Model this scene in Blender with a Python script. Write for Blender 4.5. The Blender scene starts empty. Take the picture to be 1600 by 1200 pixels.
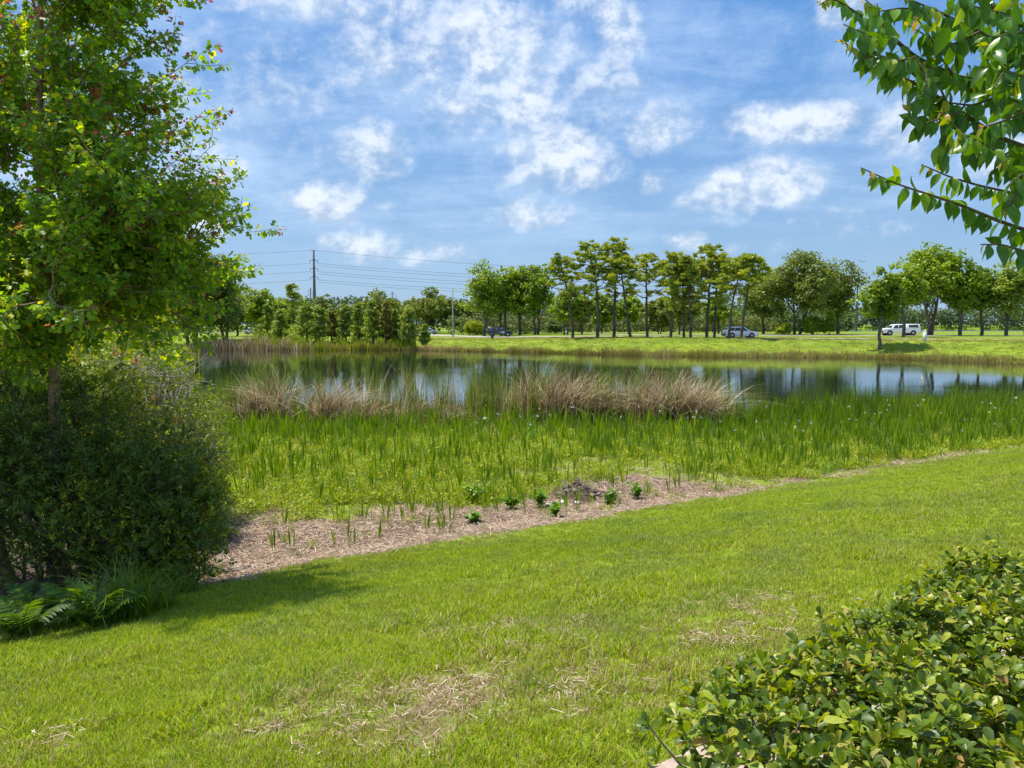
import bpy, math, random
import numpy as np
from mathutils import Matrix, Vector

random.seed(7)
RNG = np.random.default_rng(7)
SC = bpy.context.scene
COL = SC.collection

# ---------------------------------------------------------------- camera
F = 1200.0
PITCH = math.radians(4.53)
CP, SP = math.cos(PITCH), math.sin(PITCH)
EYE = np.array([0.0, 0.0, 4.0])
cam_d = bpy.data.cameras.new('camera')
cam_d.sensor_width = 36.0
cam_d.lens = 27.0
cam_d.clip_start = 0.05
cam_d.clip_end = 4000
cam = bpy.data.objects.new('camera', cam_d)
cam.location = EYE
cam.rotation_euler = (math.radians(90) - PITCH, 0, 0)
COL.objects.link(cam)
SC.camera = cam

# ---------------------------------------------------------------- light
SUN_EL, SUN_AZ = 67.0, -50.0          # azimuth from +Y towards +X
world = bpy.data.worlds.new('World')
SC.world = world
world.use_nodes = True
SKY_STRENGTH = 0.15
sun_d = bpy.data.lights.new('sun', 'SUN')
sun_d.energy = 4.6
sun_d.angle = math.radians(0.5)
sun_d.color = (1.0, 0.95, 0.86)
sun = bpy.data.objects.new('sun', sun_d)
_e, _a = math.radians(SUN_EL), math.radians(SUN_AZ)
sdir = Vector((math.sin(_a) * math.cos(_e), math.cos(_a) * math.cos(_e), math.sin(_e)))
sun.rotation_euler = sdir.to_track_quat('Z', 'Y').to_euler()
sun.location = (0, 0, 60)
COL.objects.link(sun)
SC.view_settings.view_transform = 'Standard'
SC.view_settings.look = 'None'
SC.view_settings.gamma = 1
SC.view_settings.exposure = 0.58
SC.view_settings.use_curve_mapping = False
SC.cycles.max_bounces = 6
SC.cycles.diffuse_bounces = 3
SC.cycles.transmission_bounces = 4
SC.cycles.use_denoising = True


class NT:
    """small wrapper to write node trees briefly"""
    def __init__(self, nt):
        self.t = nt
        nt.nodes.clear()

    def n(self, typ, ins=None, **kw):
        nd = self.t.nodes.new(typ)
        for k, v in kw.items():
            setattr(nd, k, v)
        for k, v in (ins or {}).items():
            s = nd.inputs[k]
            if isinstance(v, bpy.types.NodeSocket):
                self.t.links.new(v, s)
            else:
                s.default_value = v
        return nd

    def m(self, op, a, b=None, c=None, clamp=False):
        ins = {0: a}
        if b is not None: ins[1] = b
        if c is not None: ins[2] = c
        return self.n('ShaderNodeMath', ins, operation=op, use_clamp=clamp).outputs[0]

    def mix(self, fac, a, b):
        nd = self.n('ShaderNodeMix', None, data_type='RGBA')
        for i, v in ((0, fac), (6, a), (7, b)):
            if isinstance(v, bpy.types.NodeSocket): self.t.links.new(v, nd.inputs[i])
            else: nd.inputs[i].default_value = v if i == 0 else (*v[:3], 1)
        return nd.outputs[2]

    def noise(self, vec, scale, detail=4, rough=0.55, dist=0.0):
        ins = {'Scale': scale, 'Detail': detail, 'Roughness': rough, 'Distortion': dist}
        if vec is not None: ins['Vector'] = vec
        return self.n('ShaderNodeTexNoise', ins).outputs[0]

    def ramp(self, fac, stops):
        nd = self.n('ShaderNodeValToRGB', {0: fac})
        cr = nd.color_ramp
        while len(cr.elements) < len(stops): cr.elements.new(0.5)
        for e, (p, c) in zip(cr.elements, stops):
            e.position = p
            e.color = (*c, 1) if len(c) == 3 else c
        return nd.outputs[0]

    def sstep(self, v, lo, hi):
        nd = self.n('ShaderNodeMapRange', {0: v, 1: lo, 2: hi, 3: 0.0, 4: 1.0}, interpolation_type='SMOOTHSTEP')
        return nd.outputs[0]


# ---------------------------------------------------------------- sky with clouds (in view directions of the world itself)
def build_sky():
    w = NT(world.node_tree)
    sky = w.n('ShaderNodeTexSky', None, sky_type='NISHITA', sun_disc=False,
              sun_elevation=_e, sun_rotation=_a, altitude=0, air_density=1.0, dust_density=0.6, ozone_density=3.0)
    tc = w.n('ShaderNodeTexCoord').outputs['Generated']
    xyz = w.n('ShaderNodeSeparateXYZ', {0: tc})
    X, Y, Z = xyz.outputs
    az = w.m('ARCTAN2', X, Y)
    hor = w.m('SQRT', w.m('ADD', w.m('MULTIPLY', X, X), w.m('MULTIPLY', Y, Y)))
    el = w.m('ARCTAN2', Z, hor)
    ae = w.n('ShaderNodeCombineXYZ', {0: az, 1: w.m('MULTIPLY', el, 1.25), 2: 0.0}).outputs[0]
    zz = w.m('ADD', w.m('MAXIMUM', Z, 0.0), 0.12)
    flat = w.n('ShaderNodeCombineXYZ', {0: w.m('DIVIDE', X, zz), 1: w.m('DIVIDE', Y, zz), 2: 0.0}).outputs[0]
    def puff(v):
        return w.m('ADD', w.m('MULTIPLY', w.noise(v, 9.0, 9, 0.60, 0.25), 0.62), w.m('MULTIPLY', w.noise(v, 34.0, 6, 0.62, 0.2), 0.38))
    fb = puff(ae)
    lit = w.n('ShaderNodeVectorMath', {0: ae, 1: (-0.010, 0.016, 0.0)}, operation='ADD').outputs[0]
    relief = w.m('SUBTRACT', fb, puff(lit))
    # warp the blob coordinates
    wv = w.n('ShaderNodeTexNoise', {'Vector': ae, 'Scale': 9.0, 'Detail': 3.0}).outputs[1]
    wsep = w.n('ShaderNodeSeparateColor', {0: wv}).outputs
    azw = w.m('ADD', az, w.m('MULTIPLY', w.m('SUBTRACT', wsep[0], 0.5), 0.07))
    elw = w.m('ADD', el, w.m('MULTIPLY', w.m('SUBTRACT', wsep[1], 0.5), 0.05))
    blobs = [(470, 150, 60, 30, .75), (640, 30, 70, 30, .9), (760, 60, 60, 50, 1.0), (740, 160, 50, 30, .8), (820, 170, 60, 50, .95), (880, 240, 60, 40, 1.2), (600, 330, 30, 12, .5), (690, 85, 150, 75, .72), (790, 120, 150, 95, .82), (905, 130, 90, 80, .7), (420, 110, 200, 60, .5), (430, 200, 150, 40, .45), (850, 205, 90, 60, .70), (870, 262, 95, 42, 1.0), (958, 60, 42, 70, .85),
             (840, 338, 75, 24, .8), (575, 240, 68, 44, .92), (528, 322, 46, 36, 1.0), (566, 388, 56, 20, 1.0), (690, 402, 60, 18, .7),
             (465, 325, 45, 20, .4), (1230, 203, 120, 33, 1.1), (1378, 205, 58, 38, 1.0), (1025, 203, 48, 30, .85), (1180, 300, 95, 32, 1.15),
             (1070, 376, 34, 16, .95), (1015, 287, 22, 18, .7), (325, 268, 62, 46, .8), (255, 170, 90, 60, .7), (325, 345, 50, 30, .8),
             (1310, 40, 60, 40, .7), (500, 15, 170, 35, .8), (870, 10, 110, 40, .7), (385, 262, 24, 20, .7), (1150, 392, 80, 12, .5),
             (150, 250, 100, 60, .7), (1560, 240, 80, 45, .8), (1380, 350, 80, 20, .5), (1240, 345, 120, 16, .4), (640, 350, 120, 18, .42)]
    tot = None
    low = None
    for (px, py, rx, ry, st) in blobs:
        a0 = math.atan((px - 800) / F)
        u = (px - 800) / F
        e0 = math.atan((505 - py) / F / math.sqrt(1 + u * u))
        c2 = 1 / (1 + u * u)
        ra, re = rx / F * c2 * 1.5, ry / F * 1.5
        dx = w.m('MULTIPLY', w.m('SUBTRACT', azw, a0), 1 / ra)
        dy = w.m('MULTIPLY', w.m('SUBTRACT', elw, e0), 1 / re)
        r2 = w.m('MULTIPLY_ADD', dx, dx, w.m('MULTIPLY', dy, dy))
        f = w.m('MULTIPLY', w.m('SUBTRACT', 1.0, r2, clamp=True), st)
        fl = w.m('MULTIPLY', f, w.m('MULTIPLY_ADD', dy, 0.5, 0.5, clamp=True))
        tot = f if tot is None else w.m('SMOOTH_MAX', tot, f, 0.15)
        low = fl if low is None else w.m('MAXIMUM', low, fl)
    # cumulus elsewhere, round the whole sky
    gen = w.noise(ae, 3.1, 3, 0.5)
    aside = w.sstep(w.m('ABSOLUTE', az), 0.72, 0.9)
    above = w.sstep(el, 0.44, 0.6)
    out = w.m('MAXIMUM', aside, above)
    gfield = w.m('MULTIPLY', w.m('MULTIPLY', w.m('SUBTRACT', gen, 0.50), 5.0, clamp=True), out)
    tot = w.m('MAXIMUM', tot, gfield)
    dens = w.m('ADD', w.m('MULTIPLY', tot, 0.95), w.m('MULTIPLY', w.m('SUBTRACT', fb, 0.5), 2.5))
    cum = w.sstep(dens, 0.20, 1.10)
    cum = w.m('MULTIPLY', cum, w.sstep(tot, 0.0, 0.30))
    # thin streaked veil in a flat layer
    st = w.n('ShaderNodeMapping', {'Vector': flat, 'Rotation': (0, 0, 0.5), 'Scale': (1.0, 1.7, 1.0)}).outputs[0]
    v1 = w.m('ADD', w.m('MULTIPLY', w.noise(st, 1.9, 9, 0.68, 0.3), 0.5), w.m('MULTIPLY', w.noise(ae, 7.0, 9, 0.68, 0.3), 0.5))
    v2 = w.noise(flat, 0.35, 2, 0.5)
    leftw = w.m('MULTIPLY_ADD', w.sstep(az, 0.35, -0.45), 0.13, 0.0)
    veil = w.sstep(w.m('ADD', w.m('ADD', v1, w.m('MULTIPLY', w.m('SUBTRACT', v2, 0.5), 0.8)), leftw), 0.42, 0.82)
    veil = w.m('MULTIPLY', veil, w.sstep(el, 0.01, 0.2))
    # colours
    hs = w.n('ShaderNodeHueSaturation', {'Hue': 0.5, 'Saturation': 1.30, 'Value': 1.0, 'Color': sky.outputs[0]}).outputs[0]
    bright = w.m('ADD', w.m('MULTIPLY_ADD', low, 0.75, 0.22), w.m('ADD', w.m('MULTIPLY', relief, 5.0), w.m('MULTIPLY', w.m('SUBTRACT', dens, 0.7), 0.18)))
    ccol = w.mix(w.sstep(bright, 0.0, 0.95), (2.25, 2.85, 3.75), (4.35, 4.65, 5.05))
    # pull the sky blue down to the blue of the day
    deep = w.mix(w.sstep(el, -0.02, 0.42), (1.45, 2.28, 3.35), (0.52, 1.40, 3.15))
    base = w.mix(w.m('MULTIPLY_ADD', w.sstep(w.m('MAXIMUM', el, w.m('MULTIPLY', aside, 0.3)), 0.62, 0.95), -0.7, 0.9), hs, deep)
    c = w.mix(w.m('MULTIPLY', veil, 0.80), base, (2.9, 3.8, 5.1))
    c = w.mix(w.m('MULTIPLY', cum, 0.84), c, ccol)
    bg = w.n('ShaderNodeBackground', {'Color': c, 'Strength': SKY_STRENGTH})
    w.n('ShaderNodeOutputWorld', {'Surface': bg.outputs[0]})


build_sky()


# ---------------------------------------------------------------- maths helpers
def P(px, py, D):
    u, v = (px - 800) / F, (600 - py) / F
    dy = CP + v * SP
    return np.array([u / dy * D, D, EYE[2] + (-SP + v * CP) / dy * D])


def proj(p):
    p = np.asarray(p, float) - EYE
    fw = p[..., 1] * CP - p[..., 2] * SP
    up = p[..., 1] * SP + p[..., 2] * CP
    fw = np.maximum(fw, 1e-3)
    return 800 + F * p[..., 0] / fw, 600 - F * up / fw


def smooth(a, b, x):
    t = np.clip((x - a) / (b - a), 0, 1)
    return t * t * (3 - 2 * t)


def _hash(ix, iy, seed):
    h = (ix.astype(np.int64) * 374761393 + iy.astype(np.int64) * 668265263 + seed * 974711) & 0x7fffffff
    h = ((h ^ (h >> 13)) * 1274126177) & 0x7fffffff
    return ((h ^ (h >> 16)) & 0xffff) / 65535.0


def vnoise(x, y, seed=0):
    x, y = np.asarray(x, float), np.asarray(y, float)
    ix, iy = np.floor(x), np.floor(y)
    fx, fy = x - ix, y - iy
    fx, fy = fx * fx * (3 - 2 * fx), fy * fy * (3 - 2 * fy)
    a, b = _hash(ix, iy, seed), _hash(ix + 1, iy, seed)
    c, d = _hash(ix, iy + 1, seed), _hash(ix + 1, iy + 1, seed)
    return (a * (1 - fx) + b * fx) * (1 - fy) + (c * (1 - fx) + d * fx) * fy


def fbm(x, y, seed=0, o=4):
    s, a, t = 0, 0.5, 0
    for i in range(o):
        s = s + a * vnoise(x * 2 ** i, y * 2 ** i, seed + i)
        t += a
        a *= 0.5
    return s / t


POND = np.array([(-14, 33), (-10, 30.5), (-5, 31), (0, 32), (6, 31), (10, 30), (15, 32), (22, 35), (31, 39), (46, 45), (70, 50), (104, 54),
                 (112, 58), (100, 64), (76, 69), (56, 73), (50, 76), (45.6, 83), (40, 89), (30, 91), (23, 92.5), (16, 95), (5, 103),
                 (-9, 111), (-15, 114), (-32, 115), (-51, 117), (-56, 112), (-47, 100), (-31, 70), (-19, 44)], float)


def pond_sd(x, y):
    """distance to the pond edge, negative on the water"""
    x, y = np.asarray(x, float), np.asarray(y, float)
    d2 = np.full(x.shape, 1e18)
    ins = np.zeros(x.shape, bool)
    n = len(POND)
    for i in range(n):
        ax, ay = POND[i]
        bx, by = POND[(i + 1) % n]
        ex, ey = bx - ax, by - ay
        t = np.clip(((x - ax) * ex + (y - ay) * ey) / (ex * ex + ey * ey), 0, 1)
        d2 = np.minimum(d2, (x - ax - t * ex) ** 2 + (y - ay - t * ey) ** 2)
        c = (ay > y) != (by > y)
        xi = ax + (y - ay) / (by - ay if by != ay else 1e-9) * ex
        ins ^= c & (x < xi)
    d = np.sqrt(d2)
    return np.where(ins, -d, d)


S0 = 10.6


def sval(x, y):
    return -0.52 * x + 0.855 * y


LAKE = (30, 215, 700, 430)      # x0, y0, x1, y1 of the far lake


def terrain(x, y):
    x, y = np.asarray(x, float), np.asarray(y, float)
    sd = pond_sd(x, y)
    s = sval(x, y)
    wob = (fbm(x * 0.35, y * 0.35, 3) - 0.5) * 0.12 + (fbm(x * 1.6, y * 1.6, 9, 2) - 0.5) * 0.035
    t = np.clip((s - 2.4) / (S0 + 1.0 - 2.4), 0, 1)
    lawn = 2.3 + (0.42 - 2.3) * (t * 0.75 + 0.25 * t * t * (3 - 2 * t))
    marsh = np.minimum(0.42 * smooth(0, 15, sd) + 0.02 * np.clip(sd, 0, 1), 9)
    near = np.where(s < S0 + 1.0, np.maximum(lawn, marsh), marsh) + wob * smooth(2.6, 5, s) * smooth(0.0, 3, sd)
    zp = 1.3 + 0.6 * smooth(-5, 18, x)
    far = zp * smooth(-0.3, 11.0, sd) + wob * 0.6
    lakem = smooth(LAKE[0] - 30, LAKE[0], x) * smooth(LAKE[1] - 12, LAKE[1], y) * (1 - smooth(LAKE[3], LAKE[3] + 12, y))
    far = far * (1 - lakem) - 1.2 * lakem
    left = 0.7 * smooth(0, 9, sd) + wob
    wfar = smooth(60, 100, y + np.clip(x, -60, 0) * 0.0 - np.clip(x - 40, 0, 60) * -0.0)
    wfar = np.where(x > 30, smooth(50, 62, y), wfar)
    out = near * (1 - wfar) + far * wfar
    out = np.where((x < -12) & (y > 30) & (y < 112), out * 0.4 + left * 0.6, out)
    out = np.where(sd < 0, np.maximum(-0.9, sd * 0.16), out)
    return out


def G(px, py, n=14):
    """ground point seen at that place"""
    z = 0.5
    for _ in range(n):
        u, v = (px - 800) / F, (600 - py) / F
        dy = CP + v * SP
        sl = (-SP + v * CP) / dy
        D = (z - EYE[2]) / sl
        x = u / dy * D
        z = 0.5 * z + 0.5 * float(terrain(x, D))
    return np.array([x, D, float(terrain(x, D))])


def at(px, D):
    x = (px - 800) / F * D
    return np.array([x, D, float(terrain(x, D))])


# ---------------------------------------------------------------- mesh helpers
def mesh_np(name, V, Fc, mats=(), attr=None, smooth_=False):
    """V (n,3), Fc (m,k) or a list of such arrays"""
    me = bpy.data.meshes.new(name)
    V = np.asarray(V, np.float32)
    Fl = Fc if isinstance(Fc, list) else [Fc]
    Fl = [np.asarray(f, np.int32) for f in Fl if len(f)]
    loops = np.concatenate([f.ravel() for f in Fl])
    tot = np.concatenate([np.full(len(f), f.shape[1], np.int32) for f in Fl])
    st = np.concatenate([[0], np.cumsum(tot)[:-1]]).astype(np.int32)
    me.vertices.add(len(V)); me.vertices.foreach_set('co', V.ravel())
    me.loops.add(len(loops)); me.loops.foreach_set('vertex_index', loops)
    me.polygons.add(len(tot)); me.polygons.foreach_set('loop_start', st); me.polygons.foreach_set('loop_total', tot)
    if smooth_: me.polygons.foreach_set('use_smooth', np.ones(len(tot), bool))
    me.update(calc_edges=True)
    for m in mats: me.materials.append(m)
    if attr is not None:
        for k, a in attr.items():
            at_ = me.attributes.new(k, 'FLOAT', 'POINT')
            at_.data.foreach_set('value', np.asarray(a, np.float32))
    return me


def link(name, me, parent=None, loc=(0, 0, 0), **props):
    o = bpy.data.objects.new(name, me)
    COL.objects.link(o)
    o.location = loc
    if parent is not None: o.parent = parent
    for k, v in props.items(): o[k] = v
    return o


def thing(name, label, cat, loc=(0, 0, 0), group=None):
    o = bpy.data.objects.new(name, None)
    COL.objects.link(o)
    o.empty_display_size = 0.2
    o.location = [float(c) for c in loc]
    o['label'] = label
    o['category'] = cat
    if group: o['group'] = group
    return o


class Geo:
    """collects pieces of geometry into one mesh"""
    def __init__(self):
        self.V, self.T, self.Q, self.A, self.n = [], [], [], [], 0

    def add(self, V, T=None, Q=None, a=0.0):
        V = np.asarray(V, float)
        if T is not None and len(T): self.T.append(np.asarray(T) + self.n)
        if Q is not None and len(Q): self.Q.append(np.asarray(Q) + self.n)
        self.V.append(V)
        self.A.append(np.broadcast_to(np.asarray(a, float), (len(V),)))
        self.n += len(V)
        return self

    def mesh(self, name, mat, off=None, smooth_=False):
        V = np.concatenate(self.V)
        if off is not None: V = V - np.asarray(off)[None]
        fl = []
        if self.T: fl.append(np.concatenate(self.T))
        if self.Q: fl.append(np.concatenate(self.Q))
        return mesh_np(name, V, fl, [mat] if not isinstance(mat, (list, tuple)) else mat, {'tint': np.concatenate(self.A)}, smooth_)


def unit(v):
    v = np.asarray(v, float)
    return v / np.maximum(np.linalg.norm(v, axis=-1, keepdims=True), 1e-9)


def tube(geo, pts, rad, sides=6, a=0.0, cap=True):
    pts = np.asarray(pts, float)
    n = len(pts)
    rad = np.broadcast_to(np.asarray(rad, float), (n,))
    d = np.zeros_like(pts)
    d[1:-1] = pts[2:] - pts[:-2]
    d[0] = pts[1] - pts[0]
    d[-1] = pts[-1] - pts[-2]
    d = unit(d)
    ref = np.array([0, 0, 1.0]) if abs(d[0][2]) < 0.9 else np.array([0, 1.0, 0])
    s = unit(np.cross(d, ref))
    t = np.cross(s, d)
    an = np.arange(sides) / sides * 2 * np.pi
    V = pts[:, None] + rad[:, None, None] * (np.cos(an)[None, :, None] * s[:, None] + np.sin(an)[None, :, None] * t[:, None])
    V = V.reshape(-1, 3)
    Q = []
    for i in range(n - 1):
        for j in range(sides):
            k = (j + 1) % sides
            Q.append((i * sides + j, i * sides + k, (i + 1) * sides + k, (i + 1) * sides + j))
    T = []
    if cap:
        c = len(V)
        V = np.vstack([V, pts[-1] + d[-1] * rad[-1] * 0.5])
        for j in range(sides): T.append(((n - 1) * sides + j, (n - 1) * sides + (j + 1) % sides, c))
    geo.add(V, T, Q, a)


def box(geo, c, size, rz=0.0, a=0.0, taper=1.0):
    x, y, z = [s / 2 for s in size]
    V = np.array([(-x, -y, -z), (x, -y, -z), (x, y, -z), (-x, y, -z), (-x * taper, -y * taper, z), (x * taper, -y * taper, z), (x * taper, y * taper, z), (-x * taper, y * taper, z)])
    cs, sn = math.cos(rz), math.sin(rz)
    R = np.array([[cs, -sn, 0], [sn, cs, 0], [0, 0, 1]])
    V = V @ R.T + np.asarray(c)
    geo.add(V, None, [(0, 3, 2, 1), (4, 5, 6, 7), (0, 1, 5, 4), (1, 2, 6, 5), (2, 3, 7, 6), (3, 0, 4, 7)], a)


def frames(axis, normal):
    t = unit(axis)
    n = normal - (normal * t).sum(-1, keepdims=True) * t
    n = unit(n)
    s = np.cross(t, n)
    return np.stack([s, t, n], axis=-1)          # columns side, along, normal


def stamp(geo, tmpl, pos, R, scale, tint):
    """copies of a small template (V, T) placed at pos with frames R"""
    V, T = tmpl
    V = np.asarray(V, float)
    N, k = len(pos), len(V)
    sc = np.asarray(scale, float)
    if sc.ndim == 1: sc = sc[:, None].repeat(3, 1)
    vv = V[None] * sc[:, None]
    W = np.einsum('nij,nkj->nki', R, vv) + pos[:, None]
    TT = (np.asarray(T)[None] + (np.arange(N) * k)[:, None, None]).reshape(-1, len(T[0]))
    if len(T[0]) == 3: geo.add(W.reshape(-1, 3), TT, None, np.repeat(tint, k))
    else: geo.add(W.reshape(-1, 3), None, TT, np.repeat(tint, k))


def strip_leaf(rows, fold=0.25, curl=0.15):
    """rows: (t, halfwidth) from base to tip -> folded leaf of triangles, length 1"""
    V, T = [], []
    for t, w in rows:
        z = -curl * t * t
        if w < 1e-4: V.append((0, t, z))
        else: V += [(-w, t, z + fold * w), (0, t, z), (w, t, z + fold * w)]
    # index rows
    idx, i = [], 0
    for t, w in rows:
        if w < 1e-4: idx.append((i, i, i)); i += 1
        else: idx.append((i, i + 1, i + 2)); i += 3
    for a, b in zip(idx[:-1], idx[1:]):
        for s in (0, 1):
            q = [a[s], a[s + 1], b[s + 1], b[s]]
            q2 = []
            for v in q:
                if v not in q2: q2.append(v)
            if len(q2) == 3: T.append(tuple(q2))
            elif len(q2) == 4: T += [(q2[0], q2[1], q2[2]), (q2[0], q2[2], q2[3])]
    return V, T


LEAF_OBOVATE = strip_leaf([(0, 0), (0.12, 0.05), (0.45, 0.22), (0.75, 0.27), (0.93, 0.16), (1.0, 0)], 0.45, 0.18)
LEAF_OVATE = strip_leaf([(0, 0), (0.06, 0.02), (0.16, 0.15), (0.34, 0.25), (0.55, 0.25), (0.74, 0.17), (0.89, 0.065), (1.0, 0)], 0.38, 0.34)
LEAF_SMALL = ([(0, 0, 0), (-.17, .5, .05), (.17, .5, .05), (0, 1, -.06)], [(0, 2, 1), (1, 2, 3)])
LEAF_MAPLE = ([(0, 0, 0), (-.42, .30, .08), (-.16, .46, .0), (-.40, .78, .04), (0, 1.05, -.10), (.40, .78, .04), (.16, .46, 0), (.42, .30, .08)],
              [(0, 2, 1), (0, 6, 2), (0, 7, 6), (2, 4, 3), (2, 6, 4), (6, 5, 4)])
CARD = ([(-.5, -.35, 0), (.42, -.5, .12), (.5, .4, 0), (-.4, .5, .1)], [(0, 1, 2), (0, 2, 3)])


def rand_dirs(n, rng=RNG):
    v = rng.normal(size=(n, 3))
    return unit(v)


def blades(geo, pos, h, lean, az, width, seg=4, bend=2.0, droop=0.0, tint=None, prof=None, twist=None):
    """grass-like strips. lean: tip offset / height; all arrays of length n"""
    n = len(pos)
    t = np.linspace(0, 1, seg + 1)
    dirx, diry = np.cos(az), np.sin(az)
    off = lean[:, None] * h[:, None] * t[None] ** bend
    z = h[:, None] * (t[None] - droop[:, None] * t[None] ** 3 if not np.isscalar(droop) else t[None] - droop * t[None] ** 3)
    cx = pos[:, 0:1] + dirx[:, None] * off
    cy = pos[:, 1:2] + diry[:, None] * off
    cz = pos[:, 2:3] + z
    if prof is None: prof = np.clip(1 - t ** 2.2, 0.04, 1)
    wa = az + (np.pi / 2 if twist is None else np.pi / 2 + twist)
    hw = width[:, None] * np.asarray(prof)[None] * 0.5
    sx, sy = np.cos(wa)[:, None] * hw, np.sin(wa)[:, None] * hw
    L = np.stack([cx - sx, cy - sy, cz], -1)
    R_ = np.stack([cx + sx, cy + sy, cz], -1)
    V = np.stack([L, R_], 2).reshape(n, -1, 3)          # n, 2*(seg+1), 3
    k = 2 * (seg + 1)
    q = np.array([(2 * i, 2 * i + 1, 2 * i + 3, 2 * i + 2) for i in range(seg)])
    Q = (q[None] + (np.arange(n) * k)[:, None, None]).reshape(-1, 4)
    if tint is None: tint = RNG.random(n)
    geo.add(V.reshape(-1, 3), None, Q, np.repeat(tint, k))


# ---------------------------------------------------------------- materials
GAIN = {'maple_leaf': 2.5, 'maple_red': 1.3, 'crape_leaf': 2.1, 'hedge_leaf': 1.55, 'myrtle_leaf': 3.2, 'dark_shrub_leaf': 3.2, 'oak_leaf': 2.2, 'pine_needle': 3.2,
        'broad_leaf': 1.8, 'cypress_leaf': 2.2, 'golden_cypress_leaf': 1.3, 'far_wood_leaf': 1.8, 'fern_leaf': 1.15, 'straw': 1.0, 'reed_dead': 1.0, 'ground_cover_leaf': 1.22,
        'marsh_plant_leaf': 1.4, 'bank_grass': 1.2, 'dead_leaf': 1.0, 'weed_leaf': 1.1, 'lime_shrub_leaf': 1.1, 'reed_green': 1.5, 'young': 1.0}


def leaf_mat(name, stops, trans=0.35, rough=0.45, spec=0.35, pos_noise=None, sat_trans=None):
    """leaf colours by the leaf's own random tint"""
    gn = GAIN.get(name, 1.25)
    stops = [(p, tuple(min(.75, c * gn * k) for c, k in zip(col, (1.12, 1.0, 0.62) if col[1] > col[0] else (1, 1, 1)))) for p, col in stops]
    m = bpy.data.materials.new(name)
    m.use_nodes = True
    w = NT(m.node_tree)
    a = w.n('ShaderNodeAttribute', None, attribute_name='tint').outputs['Fac']
    oi = w.n('ShaderNodeObjectInfo')
    t = w.m('FRACT', w.m('ADD', a, oi.outputs['Random']))
    if pos_noise:
        geo = w.n('ShaderNodeNewGeometry').outputs['Position']
        nz = w.noise(geo, pos_noise[0], 3, 0.5)
        t = w.m('ADD', w.m('MULTIPLY', t, 1 - pos_noise[1]), w.m('MULTIPLY', w.m('MULTIPLY_ADD', w.m('SUBTRACT', nz, 0.5), 2.2, 0.5, clamp=True), pos_noise[1]))
    col = w.ramp(t, stops)
    if name in ('hedge_leaf', 'crape_leaf', 'crape_young'):
        ps = w.n('ShaderNodeNewGeometry').outputs['Position']
        mo = w.noise(ps, 210.0, 3, 0.6)
        sp = w.noise(ps, 95.0, 2, 0.5)
        col = w.n('ShaderNodeHueSaturation', {'Hue': 0.5, 'Saturation': 1.0, 'Value': w.m('MULTIPLY_ADD', mo, 0.8, 0.6), 'Color': col}).outputs[0]
        col = w.mix(w.m('MULTIPLY', w.sstep(sp, 0.66, 0.72), 0.7), col, (0.16, 0.10, 0.03))
    p = w.n('ShaderNodeBsdfPrincipled', {'Base Color': col, 'Roughness': rough, 'Specular IOR Level': spec})
    tcol = w.n('ShaderNodeHueSaturation', {'Hue': 0.485, 'Saturation': 1.1, 'Value': 1.5, 'Color': col}).outputs[0]
    tr = w.n('ShaderNodeBsdfTranslucent', {'Color': tcol})
    mx = w.n('ShaderNodeMixShader', {0: trans, 1: p.outputs[0], 2: tr.outputs[0]})
    w.n('ShaderNodeOutputMaterial', {'Surface': mx.outputs[0]})
    return m


def solid(name, col, rough=0.6, metal=0.0, noise_=None, spec=0.5, bump=0.0, nscale=4.0, coat=0.0):
    m = bpy.data.materials.new(name)
    m.use_nodes = True
    w = NT(m.node_tree)
    tc = w.n('ShaderNodeTexCoord').outputs['Object']
    c = (*col, 1)
    nz = w.noise(tc, nscale, 6, 0.6)
    if noise_:
        c = w.mix(w.sstep(nz, 0.3, 0.7), col, noise_)
    ins = {'Base Color': c, 'Roughness': rough, 'Metallic': metal, 'Specular IOR Level': spec, 'Coat Weight': coat}
    p = w.n('ShaderNodeBsdfPrincipled', ins)
    if bump:
        b = w.n('ShaderNodeBump', {'Strength': bump, 'Distance': 0.02, 'Height': nz})
        w.t.links.new(b.outputs[0], p.inputs['Normal'])
    w.n('ShaderNodeOutputMaterial', {'Surface': p.outputs[0]})
    return m


def bark(name, a, b, zs=0.25, scale=9.0):
    m = bpy.data.materials.new(name)
    m.use_nodes = True
    w = NT(m.node_tree)
    tc = w.n('ShaderNodeTexCoord').outputs['Object']
    mp = w.n('ShaderNodeMapping', {'Vector': tc, 'Scale': (1, 1, zs)}).outputs[0]
    nz = w.noise(mp, scale, 6, 0.7)
    big = w.noise(tc, 1.2, 3)
    c = w.mix(w.sstep(w.m('ADD', w.m('MULTIPLY', nz, 0.7), w.m('MULTIPLY', big, 0.3)), 0.35, 0.65), a, b)
    p = w.n('ShaderNodeBsdfPrincipled', {'Base Color': c, 'Roughness': 0.9, 'Specular IOR Level': 0.2})
    bm = w.n('ShaderNodeBump', {'Strength': 0.8, 'Distance': 0.02, 'Height': nz})
    w.t.links.new(bm.outputs[0], p.inputs['Normal'])
    w.n('ShaderNodeOutputMaterial', {'Surface': p.outputs[0]})
    return m


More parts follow.
